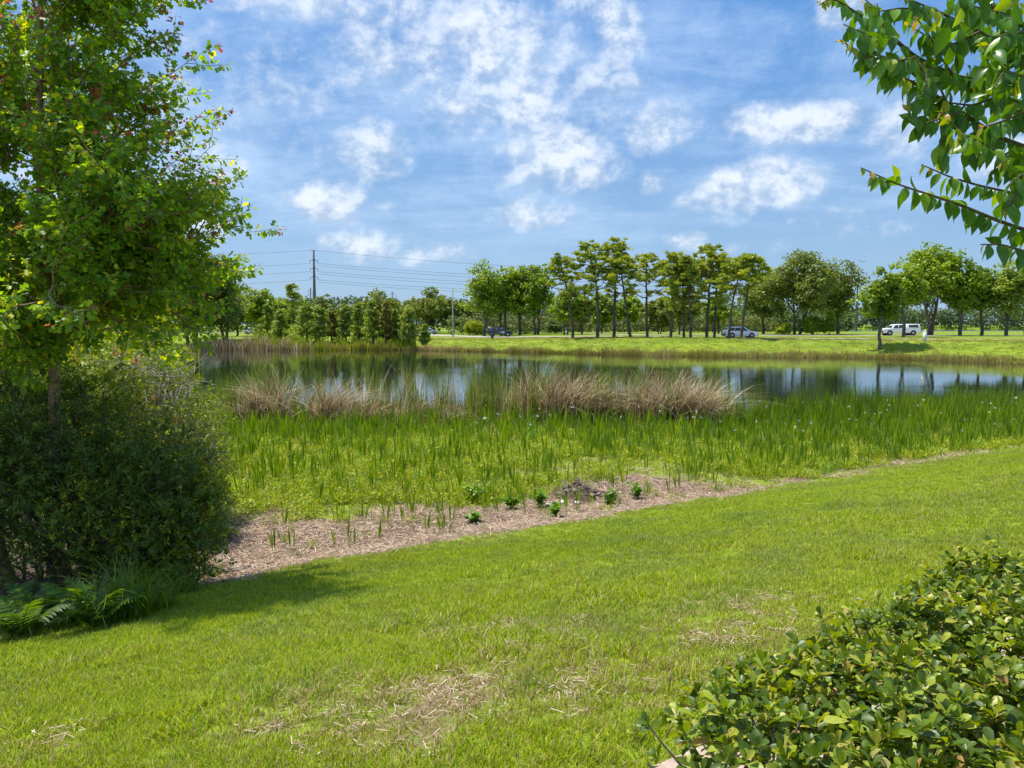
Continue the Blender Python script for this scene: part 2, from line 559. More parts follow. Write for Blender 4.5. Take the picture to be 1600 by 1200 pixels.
M = {}
M['bark_grey'] = bark('bark_grey', (0.07, 0.055, 0.045), (0.20, 0.17, 0.14))
M['bark_pine'] = bark('bark_pine', (0.06, 0.045, 0.038), (0.19, 0.14, 0.11), 0.4, 6)
M['bark_tan'] = bark('bark_tan', (0.16, 0.10, 0.055), (0.42, 0.30, 0.18), 1.6, 14)
M['bark_twig'] = bark('bark_twig', (0.10, 0.07, 0.05), (0.24, 0.17, 0.11), 1.0, 20)
M['deadwood'] = bark('deadwood', (0.22, 0.18, 0.15), (0.42, 0.36, 0.31), 1.0, 20)
M['maple'] = leaf_mat('maple_leaf', [(0, (.030, .070, .018)), (.45, (.055, .115, .022)), (.8, (.10, .17, .022)), (.93, (.20, .23, .02)), (1, (.30, .26, .03))], 0.5, 0.45, 0.3)
M['maple_red'] = leaf_mat('maple_red', [(0, (.20, .03, .03)), (.5, (.30, .07, .05)), (1, (.26, .12, .05))], 0.45)
M['crape'] = leaf_mat('crape_leaf', [(0, (.025, .070, .012)), (.5, (.045, .115, .014)), (.86, (.075, .16, .014)), (.97, (.13, .20, .02)), (1, (.22, .24, .03))], 0.40, 0.32, 0.5)
M['crape_young'] = leaf_mat('crape_young', [(0, (.16, .22, .02)), (.6, (.30, .30, .035)), (1, (.42, .26, .06))], 0.45, 0.35, 0.4)
M['hedge'] = leaf_mat('hedge_leaf', [(0, (.035, .070, .014)), (.4, (.070, .125, .014)), (.78, (.12, .19, .02)), (.93, (.20, .25, .035)), (.99, (.26, .24, .07)), (1, (.34, .18, .07))], 0.30, 0.42, 0.4)
M['myrtle'] = leaf_mat('myrtle_leaf', [(0, (.030, .045, .012)), (.5, (.066, .092, .017)), (.85, (.112, .142, .022)), (1, (.19, .20, .035))], 0.45, 0.6, 0.12)
M['brush'] = leaf_mat('brush_leaf', [(0, (.06, .11, .02)), (.5, (.12, .20, .025)), (.85, (.21, .28, .03)), (1, (.32, .33, .05))], 0.4, 0.45, 0.35)
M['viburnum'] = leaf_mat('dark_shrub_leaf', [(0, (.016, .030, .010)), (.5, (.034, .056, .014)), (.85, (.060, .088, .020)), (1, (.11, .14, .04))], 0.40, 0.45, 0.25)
M['fern'] = leaf_mat('fern_leaf', [(0, (.035, .09, .02)), (.6, (.06, .14, .025)), (1, (.13, .22, .03))], 0.4)
M['oak'] = leaf_mat('oak_leaf', [(0, (.038, .060, .020)), (.5, (.075, .105, .030)), (.85, (.115, .15, .035)), (1, (.16, .19, .05))], 0.28, 0.5, 0.25, (0.35, 0.5))
M['pine'] = leaf_mat('pine_needle', [(0, (.04, .065, .018)), (.5, (.085, .115, .025)), (.85, (.14, .17, .035)), (1, (.20, .22, .05))], 0.3, 0.5, 0.25, (0.5, 0.45))
M['sweetgum'] = leaf_mat('broad_leaf', [(0, (.055, .095, .016)), (.5, (.10, .165, .022)), (.85, (.17, .24, .03)), (1, (.25, .30, .04))], 0.35, 0.45, 0.3, (0.35, 0.5))
M['cypress'] = leaf_mat('cypress_leaf', [(0, (.05, .085, .022)), (.5, (.095, .145, .032)), (.85, (.15, .19, .04)), (1, (.20, .22, .05))], 0.35, 0.5, 0.25, (0.5, 0.5))
M['cypress_gold'] = leaf_mat('golden_cypress_leaf', [(0, (.09, .11, .025)), (.5, (.20, .20, .035)), (1, (.30, .26, .05))], 0.35, 0.5, 0.25)
M['lime'] = leaf_mat('lime_shrub_leaf', [(0, (.11, .18, .015)), (.5, (.20, .29, .02)), (1, (.32, .38, .03))], 0.35, 0.45, 0.3)
M['woods'] = leaf_mat('far_wood_leaf', [(0, (.030, .055, .032)), (.5, (.055, .090, .045)), (.85, (.085, .125, .055)), (1, (.12, .15, .06))], 0.2, 0.6, 0.2, (0.08, 0.6))
M['scrub'] = leaf_mat('scrub_leaf', [(0, (.07, .10, .05)), (.5, (.12, .16, .07)), (.85, (.19, .22, .10)), (1, (.24, .26, .13))], 0.25, 0.6, 0.2, (0.15, 0.6))
M['dead_leaf'] = leaf_mat('dead_leaf', [(0, (.30, .08, .03)), (.5, (.42, .18, .06)), (1, (.36, .24, .10))], 0.3)
M['reed_green'] = leaf_mat('reed_green', [(0, (.035, .075, .015)), (.5, (.07, .13, .02)), (.85, (.13, .20, .03)), (1, (.30, .30, .08))], 0.35, 0.5, 0.3, (0.4, 0.4))
M['reed_dead'] = leaf_mat('reed_dead', [(0, (.15, .095, .04)), (.35, (.30, .205, .09)), (.65, (.46, .36, .19)), (.88, (.64, .54, .35)), (1, (.72, .66, .52))], 0.2, 0.6, 0.25)
M['emergent'] = leaf_mat('marsh_plant_leaf', [(0, (.04, .095, .014)), (.5, (.085, .165, .016)), (.85, (.15, .24, .02)), (1, (.30, .32, .06))], 0.35, 0.4, 0.4, (0.45, 0.4))
M['cover'] = leaf_mat('ground_cover_leaf', [(0, (.09, .16, .012)), (.5, (.18, .27, .012)), (.85, (.28, .36, .02)), (1, (.42, .40, .08))], 0.35, 0.5, 0.25)
M['straw'] = leaf_mat('straw', [(0, (.15, .09, .06)), (.4, (.32, .215, .145)), (.8, (.52, .39, .27)), (1, (.68, .59, .44))], 0.1, 0.7, 0.2)
M['weed'] = leaf_mat('weed_leaf', [(0, (.06, .17, .02)), (.5, (.10, .25, .025)), (1, (.17, .34, .03))], 0.35, 0.4, 0.35)
M['fringe'] = leaf_mat('bank_grass', [(0, (.10, .12, .025)), (.4, (.18, .20, .04)), (.7, (.32, .27, .10)), (1, (.52, .38, .24))], 0.3, 0.55, 0.25, (0.12, 0.45))
M['petal'] = solid('petal', (0.8, 0.8, 0.78), 0.6)
M['concrete'] = solid('concrete', (0.33, 0.25, 0.19), 0.9, 0, (0.43, 0.34, 0.27), 0.2, 0.25, 30)
M['stone'] = solid('stone', (0.20, 0.14, 0.11), 0.9, 0, (0.42, 0.33, 0.27), 0.2, 0.5, 18)
M['stone_white'] = solid('pale_stone', (0.55, 0.53, 0.50), 0.9, 0, (0.72, 0.70, 0.66), 0.2, 0.3, 18)
M['mulch'] = solid('mulch', (0.055, 0.035, 0.028), 0.95, 0, (0.16, 0.10, 0.085), 0.1, 1.0, 40)
M['asphalt'] = solid('asphalt', (0.30, 0.27, 0.23), 0.95, 0, (0.42, 0.38, 0.32), 0.2, 0.1, 2)
M['steel'] = solid('weathered_steel', (0.12, 0.11, 0.11), 0.6, 0.3, (0.18, 0.16, 0.15))
M['wire'] = solid('wire', (0.10, 0.11, 0.13), 0.6, 0.2)
M['insulator'] = solid('insulator', (0.25, 0.25, 0.27), 0.4)
M['galv'] = solid('galvanised', (0.30, 0.29, 0.27), 0.55, 0.3, (0.38, 0.36, 0.34))
M['white_post'] = solid('white_plastic', (0.75, 0.77, 0.74), 0.5)
M['paint_white'] = solid('white_paint', (0.78, 0.79, 0.80), 0.25, 0, None, 0.5, 0, 4, 0.6)
M['paint_silver'] = solid('silver_paint', (0.42, 0.50, 0.52), 0.3, 0.5, None, 0.5, 0, 4, 0.6)
M['paint_navy'] = solid('dark_paint', (0.015, 0.020, 0.045), 0.22, 0.1, None, 0.5, 0, 4, 0.7)
M['glass'] = solid('dark_glass', (0.02, 0.03, 0.035), 0.05, 0, None, 0.8)
M['rubber'] = solid('rubber', (0.02, 0.02, 0.02), 0.8)
M['rim'] = solid('wheel_rim', (0.45, 0.45, 0.46), 0.35, 0.7)
M['lamp_glass'] = solid('headlight_glass', (0.75, 0.76, 0.75), 0.1, 0, None, 0.8)
M['lamp_red'] = solid('red_lens', (0.45, 0.02, 0.02), 0.2, 0, None, 0.7)
M['black_plastic'] = solid('black_plastic', (0.03, 0.03, 0.03), 0.6)
M['dark_post'] = solid('dark_wood', (0.03, 0.035, 0.025), 0.8, 0, (0.06, 0.05, 0.04))
M['bird'] = solid('bird_feather', (0.05, 0.05, 0.05), 0.7)


def grass_mat():
    """blades; dryness by where the tuft stands"""
    m = bpy.data.materials.new('grass_blade')
    m.use_nodes = True
    w = NT(m.node_tree)
    a = w.n('ShaderNodeAttribute', None, attribute_name='tint').outputs['Fac']
    oi = w.n('ShaderNodeObjectInfo')
    t = w.m('FRACT', w.m('ADD', a, oi.outputs['Random']))
    loc = oi.outputs['Location']
    n1 = w.noise(loc, 0.9, 4, 0.6)
    n2 = w.noise(loc, 0.22, 2, 0.5)
    green = w.ramp(t, [(0, (.15, .215, .010)), (.5, (.27, .36, .011)), (.85, (.40, .47, .018)), (1, (.54, .55, .08))])
    cool = w.ramp(t, [(0, (.11, .185, .014)), (.6, (.21, .31, .02)), (1, (.40, .45, .07))])
    dry = w.ramp(t, [(0, (.20, .17, .04)), (.5, (.36, .28, .10)), (1, (.55, .44, .24))])
    c = w.mix(w.sstep(n1, 0.45, 0.65), green, cool)
    dr = w.n('ShaderNodeAttribute', None, attribute_name='dryness', attribute_type='INSTANCER').outputs['Fac']
    thr = w.m('ADD', w.m('MULTIPLY', dr, 1.0), w.m('MULTIPLY', w.m('SUBTRACT', n1, 0.5), 0.5))
    c = w.mix(w.m('LESS_THAN', w.m('FRACT', w.m('MULTIPLY', t, 7.31)), w.m('ADD', w.m('MULTIPLY', thr, 0.9), 0.06)), c, dry)
    c = w.n('ShaderNodeHueSaturation', {'Hue': 0.5, 'Saturation': 1.0, 'Value': w.m('MULTIPLY_ADD', n2, 0.5, 0.75), 'Color': c}).outputs[0]
    p = w.n('ShaderNodeBsdfPrincipled', {'Base Color': c, 'Roughness': 0.5, 'Specular IOR Level': 0.3})
    tcol = w.n('ShaderNodeHueSaturation', {'Hue': 0.49, 'Saturation': 1.05, 'Value': 1.4, 'Color': c}).outputs[0]
    tr = w.n('ShaderNodeBsdfTranslucent', {'Color': tcol})
    mx = w.n('ShaderNodeMixShader', {0: 0.38, 1: p.outputs[0], 2: tr.outputs[0]})
    w.n('ShaderNodeOutputMaterial', {'Surface': mx.outputs[0]})
    return m


M['grass'] = grass_mat()


def ground_mat():
    m = bpy.data.materials.new('ground')
    m.use_nodes = True
    w = NT(m.node_tree)
    pos = w.n('ShaderNodeNewGeometry').outputs['Position']
    at_ = lambda k: w.n('ShaderNodeAttribute', None, attribute_name=k).outputs['Fac']
    n1 = w.noise(pos, 0.6, 6, 0.6)
    n2 = w.noise(pos, 6.0, 8, 0.7)
    n3 = w.noise(pos, 40.0, 4, 0.7)
    lawn = w.mix(w.sstep(n2, 0.35, 0.65), (0.16, 0.23, 0.018), (0.26, 0.34, 0.022))
    lawn = w.mix(w.m('MULTIPLY', w.sstep(n3, 0.45, 0.7), 0.5), lawn, (0.07, 0.08, 0.02))
    stripe = w.noise(w.n('ShaderNodeMapping', {'Vector': pos, 'Scale': (0.05, 0.25, 1)}).outputs[0], 1.0, 4, 0.6)
    farg = w.mix(w.sstep(stripe, 0.35, 0.65), (0.125, 0.195, 0.012), (0.21, 0.275, 0.018))
    farg = w.mix(w.m('MULTIPLY', w.sstep(n1, 0.45, 0.7), 0.45), farg, (0.30, 0.31, 0.05))
    farg = w.mix(w.m('MULTIPLY', w.sstep(w.noise(pos, 2.2, 5, 0.75), 0.5, 0.62), 0.45), farg, (0.09, 0.15, 0.012))
    soil = w.mix(w.sstep(n2, 0.3, 0.7), (0.19, 0.125, 0.08), (0.46, 0.345, 0.225))
    soil = w.mix(w.m('MULTIPLY', w.sstep(n1, 0.48, 0.66), 0.6), soil, (0.16, 0.105, 0.075))
    soil = w.mix(w.m('MULTIPLY', w.sstep(n3, 0.35, 0.7), 0.7), soil, (0.13, 0.08, 0.06))
    marsh = w.mix(w.sstep(n2, 0.3, 0.62), (0.09, 0.12, 0.015), (0.24, 0.32, 0.02))
    marsh = w.mix(w.sstep(w.m('ADD', w.m('MULTIPLY', n1, 0.5), w.m('MULTIPLY', n2, 0.5)), 0.54, 0.62), marsh, (0.33, 0.26, 0.14))
    mud = (0.05, 0.04, 0.03)  # mud of the pond bed; also painted in as shade under the thicket
    c = w.mix(at_('far'), lawn, farg)
    c = w.mix(at_('marsh'), c, marsh)
    c = w.mix(w.sstep(w.m('ADD', at_('soil'), w.m('MULTIPLY', w.m('SUBTRACT', n2, 0.5), 0.7)), 0.35, 0.65), c, soil)
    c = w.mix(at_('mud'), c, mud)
    p = w.n('ShaderNodeBsdfPrincipled', {'Base Color': c, 'Roughness': 0.95, 'Specular IOR Level': 0.15})
    b = w.n('ShaderNodeBump', {'Strength': 0.9, 'Distance': 0.04, 'Height': w.m('ADD', n2, w.m('MULTIPLY', n3, 0.5))})
    w.t.links.new(b.outputs[0], p.inputs['Normal'])
    w.n('ShaderNodeOutputMaterial', {'Surface': p.outputs[0]})
    return m


def water_mat(name, col=(0.012, 0.02, 0.014), bump=0.045, rough=0.03):
    m = bpy.data.materials.new(name)
    m.use_nodes = True
    w = NT(m.node_tree)
    pos = w.n('ShaderNodeNewGeometry').outputs['Position']
    a = w.noise(w.n('ShaderNodeMapping', {'Vector': pos, 'Scale': (1.0, 1.5, 1)}).outputs[0], 1.1, 4, 0.55)
    b = w.noise(pos, 0.07, 3, 0.5)
    hgt = w.m('MULTIPLY', a, w.m('MULTIPLY_ADD', w.sstep(b, 0.4, 0.65), 0.8, 0.25))
    bm = w.n('ShaderNodeBump', {'Strength': bump, 'Distance': 0.25, 'Height': hgt})
    p = w.n('ShaderNodeBsdfPrincipled', {'Base Color': (*col, 1), 'Roughness': rough, 'IOR': 1.7, 'Specular IOR Level': 0.6, 'Normal': bm.outputs[0]})
    w.n('ShaderNodeOutputMaterial', {'Surface': p.outputs[0]})
    return m


# ---------------------------------------------------------------- ground masks
def mulch_mask(x, y):
    s = sval(x, y)
    w = np.interp(x, [-5, -2, 0, 1.0, 3.0, 4.4, 8, 16], [3.2, 2.8, 2.2, 3.2, 3.4, 1.4, .9, .9])
    n = (fbm(x * 0.9, y * 0.9, 21) - 0.5) * 2.4 + (fbm(x * 4, y * 4, 22) - 0.5) * 1.2
    m = smooth(-0.35, 0.35, s - S0 + n * 0.62) * (1 - smooth(-0.4, 0.5, s - S0 - w + n * 1.0))
    m = m * np.interp(x, [3.5, 6, 16], [1, 0.45, 0.36])
    for (px, py, r) in [(430, 800, 0.55), (1370, 722, 0.9), (1235, 752, .5), (640, 770, .3), (350, 905, 0.8)]:
        c = G(px, py)
        m = np.maximum(m, 0.9 * (1 - smooth(0.3 * r, r * 1.2, np.hypot(x - c[0], (y - c[1])) + n * 0.4)))
    return m


DRY = [(690, 1105, .33, 1.0), (640, 1120, .25, .7), (870, 1110, .35, .6), (1000, 1060, .5, .5), (1200, 965, .35, .5), (1120, 985, .5, .45), (1060, 1020, .5, .4),
       (500, 1125, .3, .5), (930, 1050, .4, .5), (760, 1060, .4, .45), (560, 1080, .3, .4), (1250, 1000, .4, .5), (60, 1170, .3, .4), (420, 1140, .25, .4),
       (880, 990, .35, .3), (700, 1000, .3, .2)]
DRYP = [(G(a, b), r, k) for a, b, r, k in DRY]


def dry_mask(x, y):
    n = (fbm(x * 2.6, y * 2.6, 31, 5) - 0.5) * 2.2
    m = np.zeros(np.shape(x))
    for c, r, k in DRYP:
        d = np.hypot(x - c[0], (y - c[1]) * 0.8)
        m = np.maximum(m, k * .68 * (1 - smooth(0.1 * r, 1.5 * r, d + n * 0.42)))
    return m


# ---------------------------------------------------------------- terrain sheet
def axis(parts):
    out = []
    for a, b, st in parts:
        out.append(np.arange(a, b, st))
    return np.unique(np.concatenate(out + [[parts[-1][1]]]))


xs = axis([(-900, -200, 70), (-200, -70, 12), (-70, -16, 1.6), (-16, 24, 0.22), (24, 110, 1.3), (110, 300, 14), (300, 1200, 90)])
ys = axis([(-60, -3, 3), (-3, 25, 0.22), (25, 40, 0.5), (40, 72, 1.3), (72, 130, 0.9), (130, 240, 5), (240, 460, 10), (460, 1400, 90)])
XX, YY = np.meshgrid(xs, ys)
ZZ = terrain(XX, YY)
V = np.stack([XX, YY, ZZ], -1).reshape(-1, 3)
nx, ny = len(xs), len(ys)
ii = (np.arange(ny - 1)[:, None] * nx + np.arange(nx - 1)[None]).ravel()
Q = np.stack([ii, ii + 1, ii + nx + 1, ii + nx], -1)
sdv = pond_sd(V[:, 0], V[:, 1])
sv = sval(V[:, 0], V[:, 1])
farm = smooth(45, 62, V[:, 1])
marshm = smooth(S0 + 0.5, S0 + 2.0, sv) * (1 - farm)
soilm = np.maximum(mulch_mask(V[:, 0], V[:, 1]), dry_mask(V[:, 0], V[:, 1]) * 0.85) * (1 - farm)
sand = smooth(1.6, 0.3, np.abs(sdv - 0.9)) * farm * 0.45 * (fbm(V[:, 0] * .15, V[:, 1] * .15, 5) > .5)
soilm = np.maximum(soilm, sand)
# bare soil below the thicket on the left, its shade darkened into the colour
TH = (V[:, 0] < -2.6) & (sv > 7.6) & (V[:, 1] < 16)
mud_shade_m = np.maximum(smooth(0.5, -0.3, sdv), np.where(TH, smooth(7.6, 8.8, sv) * smooth(-4.1, -4.9, V[:, 0]) * 0.8, 0))
ground = link('ground', mesh_np('ground', V, Q, [ground_mat()], {'far': farm, 'marsh': marshm, 'soil': soilm, 'mud': mud_shade_m}, True))
ground['kind'] = 'structure'

# pond and lake
def poly_sheet(name, pts, z, mat):
    g = np.array([(a, b, z) for a, b in pts], float)
    me = bpy.data.meshes.new(name)
    me.from_pydata([tuple(p) for p in g], [], [list(range(len(g)))])
    me.materials.append(mat)
    o = link(name, me)
    o['kind'] = 'structure'
    return o


ctr = POND.mean(0)
grown = [tuple(p + (p - ctr) / np.linalg.norm(p - ctr) * 2.5) for p in POND]
me = mesh_np('pond_water', np.array([(ctr[0], ctr[1], 0.0)] + [(a, b, 0.0) for a, b in grown]),
             np.array([(0, i + 1, (i + 1) % len(grown) + 1) for i in range(len(grown))]), [water_mat('pond_water')])
link('pond_water', me)['kind'] = 'structure'
me = mesh_np('lake_water', np.array([(LAKE[0] - 20, LAKE[1] - 6, 0.0), (LAKE[2], LAKE[1] - 6, 0.0), (LAKE[2], LAKE[3] + 8, 0.0), (LAKE[0] - 20, LAKE[3] + 8, 0.0)]),
             np.array([(0, 1, 2, 3)]), [water_mat('lake_water', (0.10, 0.14, 0.17), 0.25, 0.2)])
link('lake_water', me)['kind'] = 'structure'


def ribbon(name, pts, width, dz, mat):
    pts = np.asarray(pts, float)
    # resample
    seg = np.linalg.norm(np.diff(pts, axis=0), axis=1)
    tt = np.concatenate([[0], np.cumsum(seg)])
    t = np.arange(0, tt[-1], 2.0)
    q = np.stack([np.interp(t, tt, pts[:, 0]), np.interp(t, tt, pts[:, 1])], -1)
    for _ in range(6): q[1:-1] = (q[:-2] + q[1:-1] + q[2:]) / 3
    d = unit(np.gradient(q, axis=0))
    nrm = np.stack([-d[:, 1], d[:, 0]], -1)
    L, R_ = q - nrm * width / 2, q + nrm * width / 2
    P4 = np.stack([L, R_], 1).reshape(-1, 2)
    z = np.maximum(terrain(P4[:, 0], P4[:, 1]), np.repeat(terrain(q[:, 0], q[:, 1]), 2)) + dz
    Vv = np.column_stack([P4, z])
    n = len(q)
    Q = np.array([(2 * i, 2 * i + 2, 2 * i + 3, 2 * i + 1) for i in range(n - 1)])
    g = Geo(); g.add(Vv, None, Q)
    low = Vv.copy(); low[:, 2] -= 0.4      # thickness so that edges show as a small step
    m = g.mesh(name, mat)
    o = link(name, m)
    o['kind'] = 'structure'
    return q


ROAD = [(140, 80), (95, 88), (62, 96), (46, 101), (32, 107), (18, 118), (6, 132), (-6, 150), (-16, 168), (-28, 190), (-50, 205), (-90, 214), (-170, 225)]
ribbon('road', ROAD, 7.0, 0.05, M['asphalt'])
ribbon('side_road', [(180, 118), (120, 123), (80, 127), (55, 129), (30, 134), (10, 150)], 6.0, 0.05, M['asphalt'])

# concrete walk at the lower right, beside the hedge
def slab(name, p0, direction, L, W, parent):
    d = np.array(direction) / np.linalg.norm(direction)
    n = np.array([d[1], -d[0]])
    c = [np.array(p0), np.array(p0) + d * L, np.array(p0) + d * L + n * W, np.array(p0) + n * W]
    top = [(a[0], a[1], float(terrain(a[0], a[1])) * 0 + 2.33) for a in c]
    bot = [(a[0], a[1], 2.05) for a in c]
    g = Geo()
    g.add(np.array(bot + top), None, [(0, 1, 5, 4), (1, 2, 6, 5), (2, 3, 7, 6), (3, 0, 4, 7), (4, 5, 6, 7), (3, 2, 1, 0)])
    me = g.mesh(name, M['concrete'])
    o = link(name, me, parent)
    bv = o.modifiers.new('edge', 'BEVEL'); bv.width = 0.012; bv.segments = 2
    return o


walk = bpy.data.objects.new('concrete_path', None); COL.objects.link(walk); walk['kind'] = 'structure'
wd = np.array([.84, .54]) / np.linalg.norm([.84, .54])
for k in range(-2, 5):
    p0 = np.array([.43, 2.88]) + wd * (k * 1.22 - 0.2) + np.array([wd[1], -wd[0]]) * 0.13
    slab('slab', p0, wd, 1.21, 1.0, walk)


# ---------------------------------------------------------------- instanced stuff (geometry nodes: grass, ground cover)
def scatter(name, pts, rot, scl, protos, idx, extra=None, kind='stuff', lean=None, label=None):
    """instances of a few tuft meshes on a cloud of points"""
    me = bpy.data.meshes.new(name)
    me.vertices.add(len(pts))
    me.vertices.foreach_set('co', np.asarray(pts, np.float32).ravel())
    rv = np.zeros((len(pts), 3), np.float32)
    rv[:, 2] = rot
    if lean is not None: rv[:, :2] = lean
    a = me.attributes.new('rotv', 'FLOAT_VECTOR', 'POINT'); a.data.foreach_set('vector', rv.ravel())
    a = me.attributes.new('scl', 'FLOAT', 'POINT'); a.data.foreach_set('value', np.asarray(scl, np.float32))
    a = me.attributes.new('pick', 'INT', 'POINT'); a.data.foreach_set('value', np.asarray(idx, np.int32))
    for k, v in (extra or {}).items():
        a = me.attributes.new(k, 'FLOAT', 'POINT'); a.data.foreach_set('value', np.asarray(v, np.float32))
    o = link(name, me)
    if kind: o['kind'] = kind
    ng = bpy.data.node_groups.new(name, 'GeometryNodeTree')
    ng.interface.new_socket('Geometry', in_out='INPUT', socket_type='NodeSocketGeometry')
    ng.interface.new_socket('Geometry', in_out='OUTPUT', socket_type='NodeSocketGeometry')
    N = ng.nodes
    gi, go = N.new('NodeGroupInput'), N.new('NodeGroupOutput')
    join = N.new('GeometryNodeJoinGeometry')
    for pm in reversed(protos):
        po = bpy.data.objects.new(pm.name, pm)
        oi = N.new('GeometryNodeObjectInfo')
        oi.inputs['Object'].default_value = po
        oi.inputs['As Instance'].default_value = True
        ng.links.new(oi.outputs['Geometry'], join.inputs[0])
    def named(k, t):
        nd = N.new('GeometryNodeInputNamedAttribute'); nd.data_type = t
        nd.inputs['Name'].default_value = k
        return nd.outputs[0]
    iop = N.new('GeometryNodeInstanceOnPoints')
    m2p = N.new('GeometryNodeMeshToPoints')
    ng.links.new(gi.outputs[0], m2p.inputs['Mesh'])
    ng.links.new(m2p.outputs[0], iop.inputs['Points'])
    ng.links.new(join.outputs[0], iop.inputs['Instance'])
    iop.inputs['Pick Instance'].default_value = True
    ng.links.new(named('pick', 'INT'), iop.inputs['Instance Index'])
    e2r = N.new('FunctionNodeEulerToRotation')
    ng.links.new(named('rotv', 'FLOAT_VECTOR'), e2r.inputs[0])
    ng.links.new(e2r.outputs[0], iop.inputs['Rotation'])
    ng.links.new(named('scl', 'FLOAT'), iop.inputs['Scale'])
    ng.links.new(iop.outputs[0], go.inputs[0])
    md = o.modifiers.new('scatter', 'NODES')
    md.node_group = ng
    return o


def wedge(D0, D1, dens, margin=1.25):
    """random ground points in the view wedge between two distances"""
    A = (D1 ** 2 - D0 ** 2) / 2 * 1.333 * margin
    n = int(A * dens)
    D = np.sqrt(RNG.random(n) * (D1 ** 2 - D0 ** 2) + D0 ** 2)
    x = (RNG.random(n) - 0.5) * 1.333 * margin * D
    return x, D


def tuft(name, n, rad, h, w, lean, mat, seg=3, seed=0):
    r = np.random.default_rng(seed)
    g = Geo()
    a = r.random(n) * 2 * np.pi
    rr = np.sqrt(r.random(n)) * rad
    pos = np.column_stack([np.cos(a) * rr, np.sin(a) * rr, np.full(n, -0.008)])
    hh = h * (0.55 + 0.6 * r.random(n))
    blades(g, pos, hh, lean * (0.2 + r.random(n)), r.random(n) * 2 * np.pi, w * (0.7 + 0.6 * r.random(n)), seg, 1.8, 0.12, r.random(n) * 0.9, twist=r.normal(size=n) * 0.6)
    return g.mesh(name, mat)


def litter_tuft(name, n, rad, mat, seed, k_=1.0):
    r = np.random.default_rng(seed)
    g = Geo()
    pos = np.column_stack([r.normal(size=n) * rad, r.normal(size=n) * rad, r.random(n) * 0.02])
    az = r.random(n) * 6.283
    d = np.column_stack([np.cos(az), np.sin(az), r.normal(size=n) * 0.18])
    R = frames(d, np.tile([0, 0, 1.0], (n, 1)) + r.normal(size=(n, 3)) * 0.3)
    tm = ([(-.012, 0, 0), (.012, 0, 0), (.012, 1, 0), (-.012, 1, 0)], [(0, 1, 2, 3)])
    L = (0.05 + 0.13 * r.random(n)) * k_
    stamp(g, tm, pos, R, np.column_stack([np.full(n, 0.28 * (k_ + .1)), L, L]), r.random(n))
    return g.mesh(name, mat)


# lawn
lawn_protos = [tuft('lawn_tuft', 34, 0.06, 0.037, 0.0048, 0.75, M['grass'], 3, k) for k in range(4)] + \
              [tuft('lawn_tuft', 16, 0.05, 0.085, 0.0070, 0.9, M['grass'], 4, 10 + k) for k in range(2)]
px_, pD_ = [], []
for d0, d1, de in [(2.3, 4.5, 620), (4.5, 7, 460), (7, 11, 240), (11, 16, 130), (16, 27, 75)]:
    x, D = wedge(d0, d1, de)
    px_.append(x); pD_.append(D)
x, D = np.concatenate(px_), np.concatenate(pD_)
s = sval(x, D)
mm = mulch_mask(x, D)
dm = dry_mask(x, D)
edge = S0 + 0.5 + (fbm(x * 2, D * 2, 41) - 0.5) * 2.2 + np.where(x > 4.5, .7, 0)
keep = (s < edge) & (RNG.random(len(x)) > mm * 1.3) & (RNG.random(len(x)) > dm * 0.85)
keep &= ~((np.abs(sval(x, D) - 2.3) < 0.0))
# leave the walk clear
wn = np.array([wd[1], -wd[0]])
rel = np.column_stack([x - .43, D - 2.88])
across = rel @ wn
keep &= across < 0.12
# thin under the thicket
keep &= (RNG.random(len(x)) > smooth(-3.6, -4.6, x) * smooth(8.3, 9.3, s))
x, D, dm, s = x[keep], D[keep], dm[keep], s[keep]
tall = (fbm(x * 1.3, D * 1.3, 51) > 0.60) & (s < 7.0)
pick = np.where(tall & (RNG.random(len(x)) < 0.3), 4 + RNG.integers(0, 2, len(x)), RNG.integers(0, 4, len(x)))
scl = (0.8 + 0.5 * RNG.random(len(x))) * np.interp(D, [3, 10, 25], [1.0, 1.15, 1.6]) * (1 - 0.35 * dm)
scatter('lawn_grass', np.column_stack([x, D, terrain(x, D)]), RNG.random(len(x)) * 6.283, scl, lawn_protos, pick,
        {'dryness': np.clip(dm * 0.8 + np.where(s > S0 - 0.8, 0.15, 0) + 0.10 * (s < 6.5), 0, 1)}, lean=RNG.normal(size=(len(x), 2)) * 0.12)

# dry litter over the bare strip and the bare spots
lit = [litter_tuft('straw_litter', 30, 0.10, M['straw'], k) for k in range(3)] + [litter_tuft('straw_litter', 40, 0.06, M['straw'], 9 + k, .36) for k in range(2)]
x, D = wedge(3, 24, 60)
x2, D2 = wedge(3, 8, 160)
x, D = np.concatenate([x, x2]), np.concatenate([D, D2])
mm = np.maximum(mulch_mask(x, D), dry_mask(x, D) * 0.5)
s = sval(x, D)
th = 0.16 * smooth(S0, S0 + 2, s) * (1 - smooth(S0 + 5, S0 + 9, s))
k = (RNG.random(len(x)) < mm * 0.8 + th) & ~((x < -4.6) & (s > 8.2))
x, D = x[k], D[k]
scatter('straw_litter', np.column_stack([x, D, terrain(x, D)]), RNG.random(len(x)) * 6.283, 0.7 + 0.6 * RNG.random(len(x)), lit, np.where(sval(x, D) < S0 - 1.5, 3 + RNG.integers(0, 2, len(x)), RNG.integers(0, 3, len(x))))


